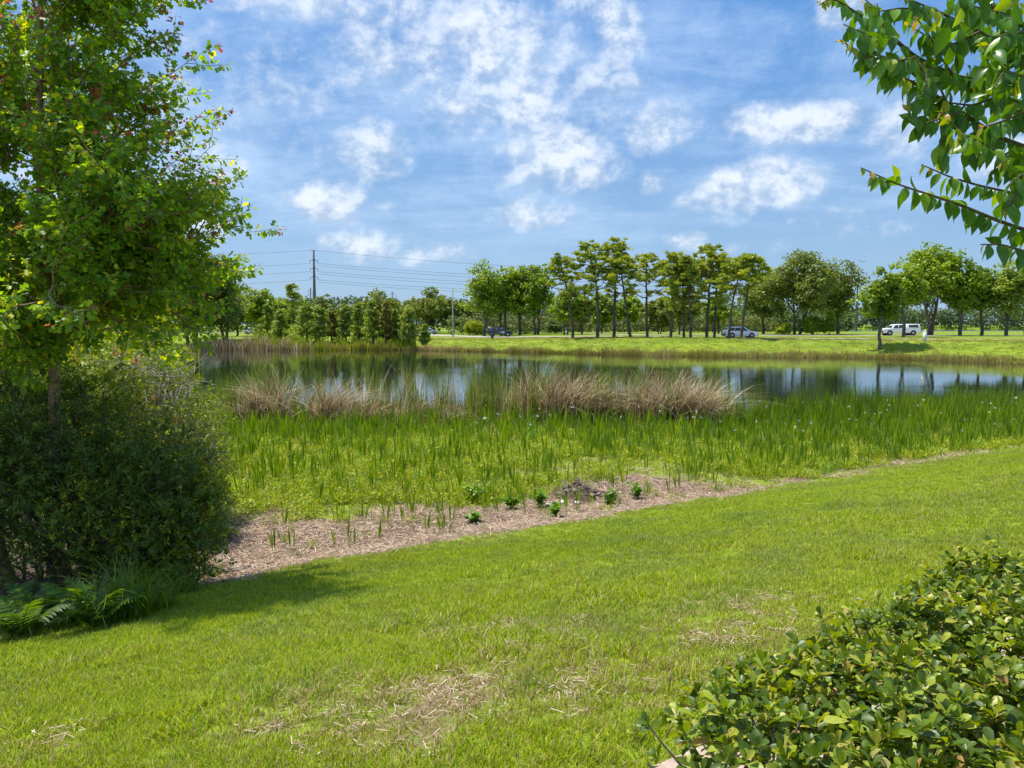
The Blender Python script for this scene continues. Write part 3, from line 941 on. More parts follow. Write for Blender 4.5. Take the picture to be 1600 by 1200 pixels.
# low ground cover of the marsh
def cover_tuft(name, n, rad, h, leaf, mat, seed):
    r = np.random.default_rng(seed)
    g = Geo()
    pos = np.column_stack([r.normal(size=n) * rad, r.normal(size=n) * rad, r.random(n) * h])
    d = rand_dirs(n, r); d[:, 2] = np.abs(d[:, 2]) * 0.7 + 0.15
    R = frames(d, rand_dirs(n, r) * 0.5 + [0, 0, 1.0])
    stamp(g, LEAF_SMALL, pos, R, leaf * (0.7 + 0.6 * r.random(n)), r.random(n) * 0.9)
    m = 8
    pos = np.column_stack([r.normal(size=m) * rad, r.normal(size=m) * rad, np.zeros(m)])
    blades(g, pos, h * 1.6 * (0.6 + 0.6 * r.random(m)), r.random(m) * 0.8, r.random(m) * 6.28, np.full(m, 0.008), 3, 1.6, 0.1, r.random(m))
    return g.mesh(name, mat)


cov = [cover_tuft('cover_tuft', 44, 0.09, 0.10, 0.050, M['cover'], k) for k in range(4)]
x, D = wedge(9, 34, 44, 1.3)
s = sval(x, D); sd = pond_sd(x, D)
mm = mulch_mask(x, D)
k = (s > S0 + 0.6 + (fbm(x * 1.5, D * 1.5, 61) - .5) * 2) & (sd > -0.3) & (RNG.random(len(x)) > mm * 1.15) & (RNG.random(len(x)) > 0.1 + 0.85 * smooth(.52, .40, fbm(x * .9, D * .9, 62))) & ~((x < -4.3) & (D < 14))
x, D = x[k], D[k]
scatter('marsh_ground_cover', np.column_stack([x, D, terrain(x, D)]), RNG.random(len(x)) * 6.283, (0.9 + 0.7 * RNG.random(len(x))) * np.interp(D, [10, 30], [1, 1.5]), cov, RNG.integers(0, 4, len(x)))


# ---------------------------------------------------------------- emergent marsh plants: single plants, then the rest as stuff
LANCE = np.array([.10, .09, .12, .75, 1.0, .55, .06])


def emergent(n, h, seed):
    r = np.random.default_rng(seed)
    g = Geo()
    a = r.random(n) * 6.283
    pos = np.column_stack([np.cos(a) * 0.035, np.sin(a) * 0.035, np.full(n, -0.02)])
    blades(g, pos, h * (0.6 + 0.5 * r.random(n)), 0.03 + 0.20 * r.random(n), a, 0.027 + 0.016 * r.random(n), 6, 1.7, 0.04, r.random(n) * 0.8, LANCE, twist=r.normal(size=n) * 0.9)
    return g.mesh('marsh_plant', M['emergent'])


EM = [emergent(3 + k % 5, 0.66 + 0.05 * (k % 4), 70 + k) for k in range(9)]
x, D = wedge(10, 35, 25, 1.2)
s = sval(x, D); sd = pond_sd(x, D)
dens = smooth(S0 + 0.0, S0 + 1.0, s) * (0.26 + 0.42 * smooth(.4, .6, fbm(x * .8, D * .8, 81)))
dens = np.maximum(dens, smooth(12.0, 4.0, sd) * (0.75 + 0.25 * fbm(x, D, 82)))
dens = np.maximum(dens, smooth(2, 8, x) * smooth(S0 + 2.2, S0 + 4.0, s) * 0.8)
k = (s > S0 + 0.5) & (sd > -1.8) & (RNG.random(len(x)) < dens * (1 - 0.55 * mulch_mask(x, D))) & ~((x < -3.9) & (D < 15))
x, D = x[k], D[k]
hs = (0.50 + 0.55 * RNG.random(len(x))) * np.interp(D, [10, 16, 21, 28], [.75, 0.92, 1.15, 1.5])
pts = np.column_stack([x, D, np.maximum(terrain(x, D), -0.05)])
order = np.argsort(D / hs)
u, v = proj(pts)
inview = (u > 5) & (u < 1595) & (v < 1195)
order = [i for i in order if inview[i]]
single = set(order[:230])


def where_words(px):
    return ('far left' if px < 450 else 'left' if px < 650 else 'middle' if px < 950 else 'right' if px < 1250 else 'far right')


LMK = [(385, 'beside the thicket'), (430, 'right of the thicket'), (480, 'left of the tall power pole'), (530, 'below the tall power pole'), (590, 'below the shore cypresses'), (640, 'left of the lone cypress'),
       (695, 'below the silver hatchback'), (735, 'below the street lamp'), (795, 'below the dark truck'), (850, 'right of the dark truck'), (910, 'below the leftmost pine'), (950, 'below the tallest pine'),
       (1000, 'below the curved pine'), (1060, 'below the bushy pine'), (1130, 'left of the white car'), (1200, 'below the white car'), (1270, 'below the huge oak'), (1350, 'right of the huge oak'),
       (1440, 'below the white pickup'), (1520, 'below the domed tree'), (1e9, 'by the right edge')]
for i in order[:230]:
    ki = int(RNG.integers(0, 9))
    o = link('marsh_plant', EM[ki], None, pts[i])
    o.rotation_euler = (RNG.normal() * 0.05, RNG.normal() * 0.05, RNG.random() * 6.28)
    o.scale = (hs[i],) * 3
    o['category'] = 'plant'
    o['group'] = 'upright lance-leaved plants scattered over the marsh'
    row = 'frontmost row' if v[i] > 825 else 'second row' if v[i] > 790 else 'third row' if v[i] > 760 else 'middle rows' if v[i] > 730 else 'back rows'
    co = [w_ for lim, w_ in LMK if u[i] < lim][0]
    o['label'] = '%s %s-leaved upright marsh plant, %s, %s' % ('short' if hs[i] < .8 else 'medium-sized' if hs[i] < 1.0 else 'tall', ('three', 'four', 'five', 'six', 'seven')[ki % 5], row, co)
rest = np.array([i for i in range(len(x)) if i not in single])
def fine_tuft(n, h, w_, mat, seed, lean_=.5):
    r = np.random.default_rng(seed)
    g = Geo()
    pos = np.column_stack([r.normal(size=n) * .06, r.normal(size=n) * .06, np.full(n, -.02)])
    blades(g, pos, h * (.5 + .6 * r.random(n)), lean_ * r.random(n), r.random(n) * 6.283, w_ * (.7 + .6 * r.random(n)), 4, 1.8, .15 + .3 * r.random(n) * lean_, r.random(n), twist=r.normal(size=n) * .6)
    return g.mesh('marsh_grass', mat)


EM2 = EM + [fine_tuft(26, .55, .008, M['reed_green'], 700), fine_tuft(30, .42, .008, M['cover'], 701, .8), fine_tuft(20, .6, .010, M['emergent'], 702, .5),
            fine_tuft(16, .45, .009, M['reed_dead'], 703, 1.4), cover_tuft('marsh_herb', 60, .08, .34, .07, M['weed'], 704)]
pk = np.where(RNG.random(len(rest)) < .5, RNG.integers(0, 9, len(rest)), 9 + RNG.choice(5, len(rest), p=[.3, .26, .24, .12, .08]))
scatter('marsh_plants', pts[rest], RNG.random(len(rest)) * 6.283, hs[rest], EM2, pk, lean=RNG.normal(size=(len(rest), 2)) * 0.06)

# small white flowers over the marsh
g = Geo()
fx, fD = wedge(17, 34, 0.38, 1.1)
k = (pond_sd(fx, fD) > -1) & (pond_sd(fx, fD) < 9) & (fx > -3)
fx, fD = fx[k], fD[k]
for a, b in zip(fx, fD):
    z0 = float(terrain(a, b))
    h = 0.55 + 0.45 * RNG.random()
    n = 6
    R = frames(rand_dirs(n), rand_dirs(n))
    stamp(g, LEAF_SMALL, np.tile([a, b, z0 + h], (n, 1)), R, np.full(n, 0.06), np.zeros(n))
o = link('white_flowers', g.mesh('white_flowers', M['petal']))
o['kind'] = 'stuff'

# ---------------------------------------------------------------- reeds
def reed_field(g, n, px0, px1, d0, d1, h0, h1, lean, wid, droop=0.0, az=None, seg=5, clump=0, bend=2.0):
    if clump:
        cx = px0 + (px1 - px0) * RNG.random(clump); cd = d0 + (d1 - d0) * RNG.random(clump)
        j = RNG.integers(0, clump, n)
        px = cx[j] + RNG.normal(size=n) * 7; D = cd[j] + RNG.normal(size=n) * 0.25
        hh = (0.50 + 0.62 * RNG.random(clump))[j]
    else:
        px = px0 + (px1 - px0) * RNG.random(n); D = d0 + (d1 - d0) * RNG.random(n); hh = np.ones(n)
    x = (px - 800) / F * D
    pos = np.column_stack([x, D, np.minimum(terrain(x, D), 0.05) - 0.02])
    h = (h0 + (h1 - h0) * RNG.random(n)) * hh
    a = RNG.random(n) * 6.283 if az is None else az + RNG.normal(size=n) * 0.5
    blades(g, pos, h, lean * RNG.random(n) ** 1.5, a, wid * (0.7 + 0.6 * RNG.random(n)), seg, bend, droop * RNG.random(n), None, twist=RNG.normal(size=n) * 0.7)


gg, gd = Geo(), Geo()
# left green reeds, middle mixed and thin, right dense
reed_field(gg, 950, 335, 460, 28.0, 31.5, 1.5, 3.0, 0.3, 0.028, 0.1, clump=22)
reed_field(gg, 1250, 455, 745, 28.2, 32, 1.3, 2.8, 0.22, 0.022, 0.1, clump=44)
reed_field(gg, 1900, 745, 1115, 28.0, 31.5, 1.5, 2.8, 0.22, 0.028, 0.1, clump=56)
reed_field(gg, 260, 1110, 1150, 29.5, 31.5, 1.4, 2.4, 0.35, 0.022, 0.1, clump=10)
reed_field(gg, 400, 285, 350, 30, 40, 1.2, 2.3, 0.3, 0.024, 0.1, clump=16)
reed_field(gg, 3200, 1150, 1640, 28.5, 34.0, 0.8, 1.35, 0.25, 0.026, 0.1, clump=130)
reed_field(gg, 900, 1230, 1380, 29, 32, 1.3, 1.9, 0.25, 0.026, 0.1, clump=30)
reed_field(gg, 1500, 1380, 1680, 30, 36, 1.1, 1.7, 0.25, 0.026, 0.1, clump=60)
reed_field(gd, 650, 345, 470, 28, 30.5, 1.2, 2.5, 0.5, 0.026, 0.3, clump=16)
reed_field(gd, 760, 450, 745, 28.2, 31.5, 1.2, 2.8, 0.6, 0.022, 0.25, clump=36)
reed_field(gd, 1500, 745, 1110, 28.0, 31, 1.5, 2.9, 0.55, 0.026, 0.25, clump=30)
reed_field(gd, 160, 1110, 1150, 29, 31, 0.9, 2.1, 0.7, 0.02, 0.3, clump=8)
reed_field(gd, 2600, 345, 760, 25.8, 28.6, 0.25, 0.95, 1.6, 0.028, 0.7, clump=56, bend=1.2)
reed_field(gd, 1800, 745, 1110, 26.6, 28.4, 0.25, 0.95, 1.6, 0.028, 0.7, clump=30, bend=1.2)
reed_field(gd, 260, 1150, 1600, 29, 34, 0.6, 1.3, 0.6, 0.02, 0.4, clump=30)
link('green_reeds', gg.mesh('green_reeds', M['reed_green']))['kind'] = 'stuff'
link('dead_reeds', gd.mesh('dead_reeds', M['reed_dead']))['kind'] = 'stuff'
clumps = [(375, 28.2, 1.5, 150, 'leaning tangle of dead reeds nearest the left shrubs'),
          (425, 28.4, 2.2, 220, 'tall dead reed clump leaning left beside the bright sky reflection'),
          (505, 28.3, 2.0, 260, 'dead reed clump fallen in a fan to the right of the sky reflection'),
          (560, 27.9, 1.2, 260, 'low collapsed heap of pale dead reeds between the left clumps'),
          (650, 28.6, 1.4, 110, 'thin brown dead reeds standing before the dark tree reflection'),
          (700, 28.0, 0.9, 200, 'low mat of pale dead reeds left of the dense reed bed'),
          (865, 28.4, 2.1, 330, 'tallest reddish brown dead reed clump in the middle of the pond edge'),
          (905, 28.2, 2.0, 330, 'reddish brown dead reed clump with a dark hollow at its base'),
          (985, 28.7, 2.0, 200, 'upright grey brown dead reed clump between two brown mounds'),
          (1045, 28.2, 2.0, 360, 'arching fan of pale brown dead reeds near the right end'),
          (1085, 28.0, 1.9, 340, 'rightmost dead reed clump bent over like a haystack')]
for (px, D, h, n, lab) in clumps:
    p = at(px, D); p[2] = min(p[2], 0.05)
    g = Geo()
    n = int(n * 1.15); h *= 1.35
    pos = np.column_stack([RNG.normal(size=n) * 0.42, RNG.normal(size=n) * 0.28, np.full(n, -0.04)])
    az = np.where(RNG.random(n) < 0.6, np.where(px < 480, np.pi, 0.0) + RNG.normal(size=n) * 0.5, RNG.random(n) * 6.283)
    ln = 0.15 + 1.25 * RNG.random(n) ** 1.4
    hh = h * (0.55 + 0.5 * RNG.random(n))
    blades(g, pos, hh, ln, az, 0.022 + 0.016 * RNG.random(n), 6, 2.0, 0.42 * ln, RNG.random(n), twist=RNG.normal(size=n) * 0.6)
    o = link('reed_clump', g.mesh('reed_clump', M['reed_dead']), None, p)
    o['label'] = lab; o['category'] = 'reed clump'; o['group'] = 'clumps of dead reeds along the near pond edge'

# far bank fringe and left shore reeds
def along(p, q, n):
    t = RNG.random(n)
    return p[None] * (1 - t[:, None]) + q[None] * t[:, None]


g, g2 = Geo(), Geo()
shore = POND[12:27]
for a, b in zip(shore[:-1], shore[1:]):
    L = np.linalg.norm(b - a)
    n = int(L * 170)
    q = along(a, b, n)
    nrm = unit(q - ctr)
    q = q + nrm * (RNG.random(n)[:, None] * 2.6 - 0.5)
    leftp = (a[0] + b[0]) / 2 < -12
    h = (0.30 + 0.60 * RNG.random(n)) * (0.35 + 1.2 * vnoise(q[:, 0] * .9, q[:, 1] * .9, 91)) * (1.6 if leftp else 1.0)
    pos = np.column_stack([q, np.maximum(terrain(q[:, 0], q[:, 1]), 0) - 0.02])
    blades(g, pos, h, 0.1 + 0.4 * RNG.random(n), RNG.random(n) * 6.28, 0.035 + 0.04 * RNG.random(n), 3, 1.8, 0.1, None, twist=RNG.normal(size=n))
link('bank_grass', g.mesh('bank_grass', M['fringe']))['kind'] = 'stuff'
n = 1500
px = 290 + 200 * RNG.random(n); D = 113 + 5.5 * RNG.random(n)
x = (px - 800) / F * D
pos = np.column_stack([x, D, np.maximum(terrain(x, D), 0)])
blades(g2, pos, (1.0 + 1.5 * RNG.random(n)) * (.45 + 1.1 * vnoise(px * .11, px * 0, 5)), 0.6 * RNG.random(n), RNG.random(n) * 6.28, 0.05 + 0.05 * RNG.random(n), 4, 1.8, 0.2, None, twist=RNG.normal(size=n))
link('far_shore_dead_reeds', g2.mesh('far_shore_dead_reeds', M['reed_dead']))['kind'] = 'stuff'
g = Geo()
n = 2600
px = 400 + 250 * RNG.random(n) ** 0.9; D = 114 + 7 * RNG.random(n)
x = (px - 800) / F * D
pos = np.column_stack([x, D, np.maximum(terrain(x, D), 0)])
blades(g, pos, (0.7 + 1.1 * RNG.random(n)) * (.4 + 1.2 * vnoise(px * .09, px * 0, 6)), 0.5 * RNG.random(n), RNG.random(n) * 6.28, 0.08 + 0.08 * RNG.random(n), 3, 1.6, 0.1, None, twist=RNG.normal(size=n))
n = 1500
px = 268 + 60 * RNG.random(n); D = 20 + 90 * RNG.random(n)
x = (px - 800) / F * D - 1.0 - 4 * RNG.random(n)
pos = np.column_stack([x, D, np.maximum(terrain(x, D), 0)])
blades(g, pos, 0.8 + 1.0 * RNG.random(n), 0.5 * RNG.random(n), RNG.random(n) * 6.28, 0.05 + 0.04 * RNG.random(n), 3, 1.6, 0.1, None, twist=RNG.normal(size=n))
link('far_shore_plants', g.mesh('far_shore_plants', M['brush']))['kind'] = 'stuff'


bk = [tuft('bank_tuft', 22, 0.30, 0.16, 0.035, 0.9, M['grass'], 2, 60 + k) for k in range(3)]
n = 30000
x = -60 + 160 * RNG.random(n); D = 72 + 70 * RNG.random(n)
sd = pond_sd(x, D)
k = (sd > .5) & (sd < 24) & (np.abs(x) < D * .8) & (D > 70) & ~((x < -25))
x, D = x[k], D[k]
dr_ = smooth(.5, .62, fbm(x * .18, D * .18, 77)) * .45 + .18
scatter('bank_lawn', np.column_stack([x, D, terrain(x, D)]), RNG.random(len(x)) * 6.283, .5 + .9 * RNG.random(len(x)), bk, RNG.integers(0, 3, len(x)), {'dryness': dr_})

# ---------------------------------------------------------------- foliage helpers
def clump_leaves(g, centers, rad, per, size, tmpl=CARD, flat=0.7, up=0.4, tint=None, rng=RNG, tspread=0.35):
    """per leaves round each centre; clumps share a tint so that light and dark clumps show"""
    centers = np.asarray(centers, float)
    nC = len(centers)
    rad = np.broadcast_to(np.asarray(rad, float), (nC,))
    N = nC * per
    c = np.repeat(centers, per, 0)
    d = rand_dirs(N, rng)
    rr = rng.random(N) ** 0.45
    off = d * (rr * np.repeat(rad, per))[:, None]
    off[:, 2] *= flat
    pos = c + off
    nrm = d * 0.9 + rand_dirs(N, rng) * 0.8 + np.array([0, 0, up])
    R = frames(rand_dirs(N, rng), nrm)
    sz = size * (0.6 + 0.8 * rng.random(N))
    base = rng.random(nC) if tint is None else np.full(nC, tint)
    tt = np.clip(np.repeat(base, per) * (1 - tspread) + tspread * rng.random(N), 0, 0.999)
    stamp(g, tmpl, pos, R, sz, tt)


def limb_path(a, b, rng, wob=0.06, n=6, sag=0.0):
    a, b = np.asarray(a, float), np.asarray(b, float)
    t = np.linspace(0, 1, n)[:, None]
    L = np.linalg.norm(b - a)
    p = a * (1 - t) + b * t
    p[1:-1] += rng.normal(size=(n - 2, 3)) * wob * L * 0.5
    p[:, 2] += (np.sin(t[:, 0] * np.pi) * sag * L)
    return p


def finish_tree(name, label, base, gt, gc, bark_m, leaf_m, group, cat='tree', crown='crown'):
    root = thing(name, label, cat, base, group)
    link('trunk', gt.mesh('trunk', bark_m, None, True), root)
    link(crown, gc.mesh(crown, leaf_m), root)
    return root


def round_tree(name, label, px, D, top_y, wpx, mat, bark_m, seed, trunk_frac=0.25, stems=1, density=1.0, group=None, leaf=0.30, lean=0.0, oval=1.0, dx=0.0, lump=1.0, taper=0.0):
    """broad-leaved tree: trunk(s), limbs and a lumpy crown of leaf clumps"""
    r = np.random.default_rng(seed)
    base = at(px, D)
    H = (EYE[2] + (505 - top_y) / F * D) - base[2]
    W = wpx * 1.3 / F * D
    density *= 1.35
    gt, gc = Geo(), Geo()
    cz0 = H * trunk_frac
    ch = (H - cz0) / 2
    cc = np.array([lean * H + dx / F * D, 0, cz0 + ch])
    tr = max(0.10, H * 0.018) * (1.25 if stems == 1 else 1)
    # lobes
    nl = int(15 * lump)
    cen = []
    for i in range(nl):
        d = unit(r.normal(size=3))
        q = r.random() ** 0.4 * 0.72
        z = d[2] * q
        wsc = 1.0 - taper * (z + 1) / 2
        cen.append(cc + np.array([d[0] * W / 2 * q * wsc, d[1] * W / 2 * q * wsc * 0.9, z * ch]))
    cen = np.array(cen)
    cen[0] = cc + [0, 0, ch * 0.72]
    lr = min(W, 2 * ch) * 0.25 / lump ** 0.33
    C, RR = [], []
    for c in cen:
        k = int(13 * density)
        d = rand_dirs(k, r)
        C.append(c + d * (lr * (0.55 + 0.6 * r.random(k)))[:, None] * [1, 1, 0.8])
        RR.append(np.full(k, lr * 0.42))
    C = np.concatenate(C); RR = np.concatenate(RR)
    clump_leaves(gc, C, RR, 22, leaf, CARD, 0.7, 1.1, rng=r)
    for s in range(stems):
        off = np.array([(s - (stems - 1) / 2) * tr * 2.6, r.normal() * tr, 0])
        top = cc + [(s - (stems - 1) / 2) * W * 0.18, 0, -ch * 0.15]
        pth = limb_path(off + [0, 0, -0.3], top, r, 0.03, 7)
        tube(gt, pth, np.linspace(tr * 1.15, tr * 0.4, 7), 8)
        for c in cen[r.permutation(nl)[:8]]:
            st = pth[2 + r.integers(0, 4)]
            tube(gt, limb_path(st, c, r, 0.08, 5, 0.05), np.linspace(tr * 0.42, tr * 0.08, 5), 5)
    return finish_tree(name, label, base, gt, gc, bark_m, mat, group)


def pine_tree(label, px, D, top_y, wpx, seed, px_top=None, lo=0.45, n=22, group=None, bend=0.0):
    r = np.random.default_rng(seed)
    base = at(px, D)
    H = (EYE[2] + (505 - top_y) / F * D) - base[2]
    W = wpx * 1.2 / F * D
    dx = ((px_top if px_top is not None else px) - px) / F * D
    gt, gc = Geo(), Geo()
    t = np.linspace(0, 1, 12)
    tr = H * 0.0165
    path = np.column_stack([dx * t ** 1.3 + bend * np.sin(t * np.pi) + r.normal(size=12) * 0.05, r.normal(size=12) * 0.05, H * 0.96 * t - 0.3 * (1 - t)])
    tube(gt, path, tr * (1.15 - 0.85 * t), 8)
    C, RR = [], []
    for i in range(n):
        f = lo + (1 - lo) * (i + r.random()) / n
        p0 = np.array([np.interp(f, t, path[:, k]) for k in range(3)])
        g = (f - lo) / (1 - lo)
        L = W / 2 * (0.55 + 0.6 * math.sin(min(1, g * 1.15 + 0.12) * math.pi) ** 0.8) * (0.6 + 0.5 * r.random())
        if g > 0.85: L *= 0.6
        a = r.random() * 6.283
        e = p0 + np.array([math.cos(a) * L, math.sin(a) * L, L * (0.25 + 0.35 * r.random())])
        lp = limb_path(p0, e, r, 0.12, 5, -0.06)
        tube(gt, lp, np.linspace(tr * 0.34, tr * 0.10, 5), 4)
        for q in range(2 + int(r.random() * 3)):
            w = 0.55 + 0.5 * r.random()
            c = p0 * (1 - w) + e * w + r.normal(size=3) * 0.32 * [1, 1, 0.6]
            C.append(c); RR.append(0.52 + 0.34 * r.random())
        C.append(e + [0, 0, 0.1]); RR.append(0.45 + 0.25 * r.random())
    zc = H * (1 - (1 - lo) * .40)
    xc = float(np.interp(zc, path[:, 2], path[:, 0]))
    for q in range(int(n * 2.4)):
        d_ = unit(r.normal(size=3)); d_[2] = d_[2] * .8 + .2
        c = np.array([xc, 0, zc]) + d_ * (.55 + .45 * r.random()) * np.array([W * .40, W * .40, H * (1 - lo) * .40])
        C.append(c); RR.append(0.42 + 0.3 * r.random())
    for q in range(6):
        C.append(path[-1] + r.normal(size=3) * [W * 0.12, W * 0.12, 0.35]); RR.append(0.5)
    C, RR = np.array(C), np.array(RR)
    # needles: thin cards fanning out and up in round tufts
    per = 44
    N = len(C) * per
    d = rand_dirs(N, r); d[:, 2] = np.abs(d[:, 2]) * 0.9 + 0.05 * r.random(N)
    dd = unit(d + [0, 0, 0.15])
    pos = np.repeat(C, per, 0) + dd * (np.repeat(RR, per) * (0.25 + 0.6 * r.random(N)))[:, None] * [1, 1, 0.8]
    R = frames(dd, rand_dirs(N, r))
    tm = ([(-.16, -.5, 0), (.16, -.5, 0), (.22, .5, 0), (-.22, .5, 0)], [(0, 1, 2), (0, 2, 3)])
    tb = np.repeat(r.random(len(C)), per)
    stamp(gc, tm, pos, R, 0.30 * (0.7 + 0.5 * r.random(N)), np.clip(tb * 0.6 + 0.4 * r.random(N), 0, .999))
    root = thing('pine_tree', label, 'pine tree', base, group)
    link('trunk', gt.mesh('trunk', M['bark_pine'], None, True), root)
    link('crown', gc.mesh('crown', M['pine']), root)
    return root


def cone_tree(label, px, D, top_y, wpx, seed, mat='cypress', group=None, bare=0.12, leaf=0.22, power=0.8):
    r = np.random.default_rng(seed)
    base = at(px, D)
    H = (EYE[2] + (505 - top_y) / F * D) - base[2]
    W = wpx * (1.0 + .7 * r.random()) / F * D
    power = .35 + .6 * r.random()
    gt, gc = Geo(), Geo()
    tr = 0.05 + H * 0.014
    tube(gt, limb_path([0, 0, -0.2], [r.normal() * 0.1, 0, H * 0.97], r, 0.012, 7), np.linspace(tr * 1.5, 0.02, 7), 7)
    C, RR = [], []
    n = int(9 + H * 7)
    for i in range(n):
        g = (i + r.random()) / n
        z = H * (bare + (1 - bare) * g)
        L = W / 2 * (1 - g) ** power * (0.55 + 0.6 * r.random()) + 0.06
        if g < 0.15: L *= 0.75
        a = r.random() * 6.283
        e = np.array([math.cos(a) * L, math.sin(a) * L, z + L * 0.15])
        tube(gt, [(0, 0, z - L * 0.15), e], [tr * 0.25, 0.012], 3)
        for w in (0.5, 1.0):
            C.append(np.array([e[0] * w, e[1] * w, z + (e[2] - z) * w]) + r.normal(size=3) * 0.1); RR.append(0.22 + 0.11 * W * 0.5)
    clump_leaves(gc, C, RR, 22, leaf, CARD, 0.75, 0.8, rng=r)
    root = thing('cypress_tree', label, 'tree', base, group)
    link('trunk', gt.mesh('trunk', M['bark_grey'], None, True), root)
    link('crown', gc.mesh('crown', M[mat]), root)
    return root


def bush(name, label, px, D, top_y, wpx, mat, seed, leaf=0.2, group=None, pointed=False):
    r = np.random.default_rng(seed)
    base = at(px, D)
    H = (EYE[2] + (505 - top_y) / F * D) - base[2]
    W = wpx / F * D
    gt, gc = Geo(), Geo()
    n = int(40 + 14 * W)
    d = rand_dirs(n, r); d[:, 2] = np.abs(d[:, 2])
    q = 0.55 + 0.4 * r.random(n)
    C = d * q[:, None] * [W / 2, W / 2, H * 0.55] + [0, 0, H * 0.38]
    if pointed:
        zz = C[:, 2] / H
        C[:, :2] *= (1.25 - zz)[:, None]
        C[:, 2] *= 1.1
    C[:, 2] = np.where(r.random(n) < 0.3, C[:, 2] * 0.4, C[:, 2])
    clump_leaves(gc, C, np.full(n, 0.18 * min(W, H) * 0.9), 26, leaf, CARD, 0.8, 0.5, rng=r)
    for i in range(6):
        tube(gt, limb_path([r.normal() * 0.1, r.normal() * 0.1, -0.1], C[i] * 0.9, r, 0.1, 4), np.linspace(0.05, 0.015, 4), 4)
    root = thing(name, label, 'shrub', base, group)
    link('stems', gt.mesh('stems', M['bark_grey']), root)
    link('foliage', gc.mesh('foliage', M[mat]), root)
    return root


# ---------------------------------------------------------------- trees beyond the pond
GP = 'pine trees in the row across the pond'
pines = [(895, 116, 401, 62, 872, .42, 20, 'leftmost tall pine of the row, leaning left with an outlying bough', 0.25),
         (934, 115, 380, 60, 918, .40, 22, 'tall pine with a forked lower branch, second from the left of the row', 0.4),
         (958, 115, 377, 62, 960, .38, 26, 'tallest straight pine with a thick trunk and full round top', 0.1),
         (985, 113, 395, 44, 966, .50, 16, 'slender pine with a curved trunk just right of the tallest pine', -0.15),
         (1011, 115, 399, 62, 1008, .45, 20, 'flat-topped pine with bare boughs on both sides below its crown', -0.1),
         (1047, 111, 396, 52, 1050, .30, 26, 'bushy pine with foliage reaching low on a straight trunk', 0.1),
         (1068, 111, 410, 36, 1064, .40, 16, 'thin pine sharing a crown with the bushy pine beside it', 0.0),
         (1079, 109, 404, 40, 1066, .45, 14, 'pine whose trunk slants left up from its base, right of the bushy pine', 0.2),
         (1103, 111, 386, 66, 1110, .32, 30, 'broad high-crowned pine left of the white car', 0.0),
         (1115, 112, 402, 50, 1120, .36, 20, 'shorter pine standing close behind the broad high-crowned pine', 0.0),
         (1138, 105, 403, 50, 1156, .52, 18, 'pine leaning right whose trunk crosses the back of the white car', -0.2),
         (1158, 105, 401, 56, 1174, .50, 20, 'pine leaning right whose trunk crosses the front of the white car', -0.1),
         (460, 142, 447, 26, 458, .35, 12, 'lone narrow pine sticking up over the left shore trees', 0.0)]
for i, (px, D, ty, w, pt, lo, n, lab, bd) in enumerate(pines):
    pine_tree(lab, px, D, ty, w, 100 + i, pt, lo, n, GP if i < 12 else None, bd)

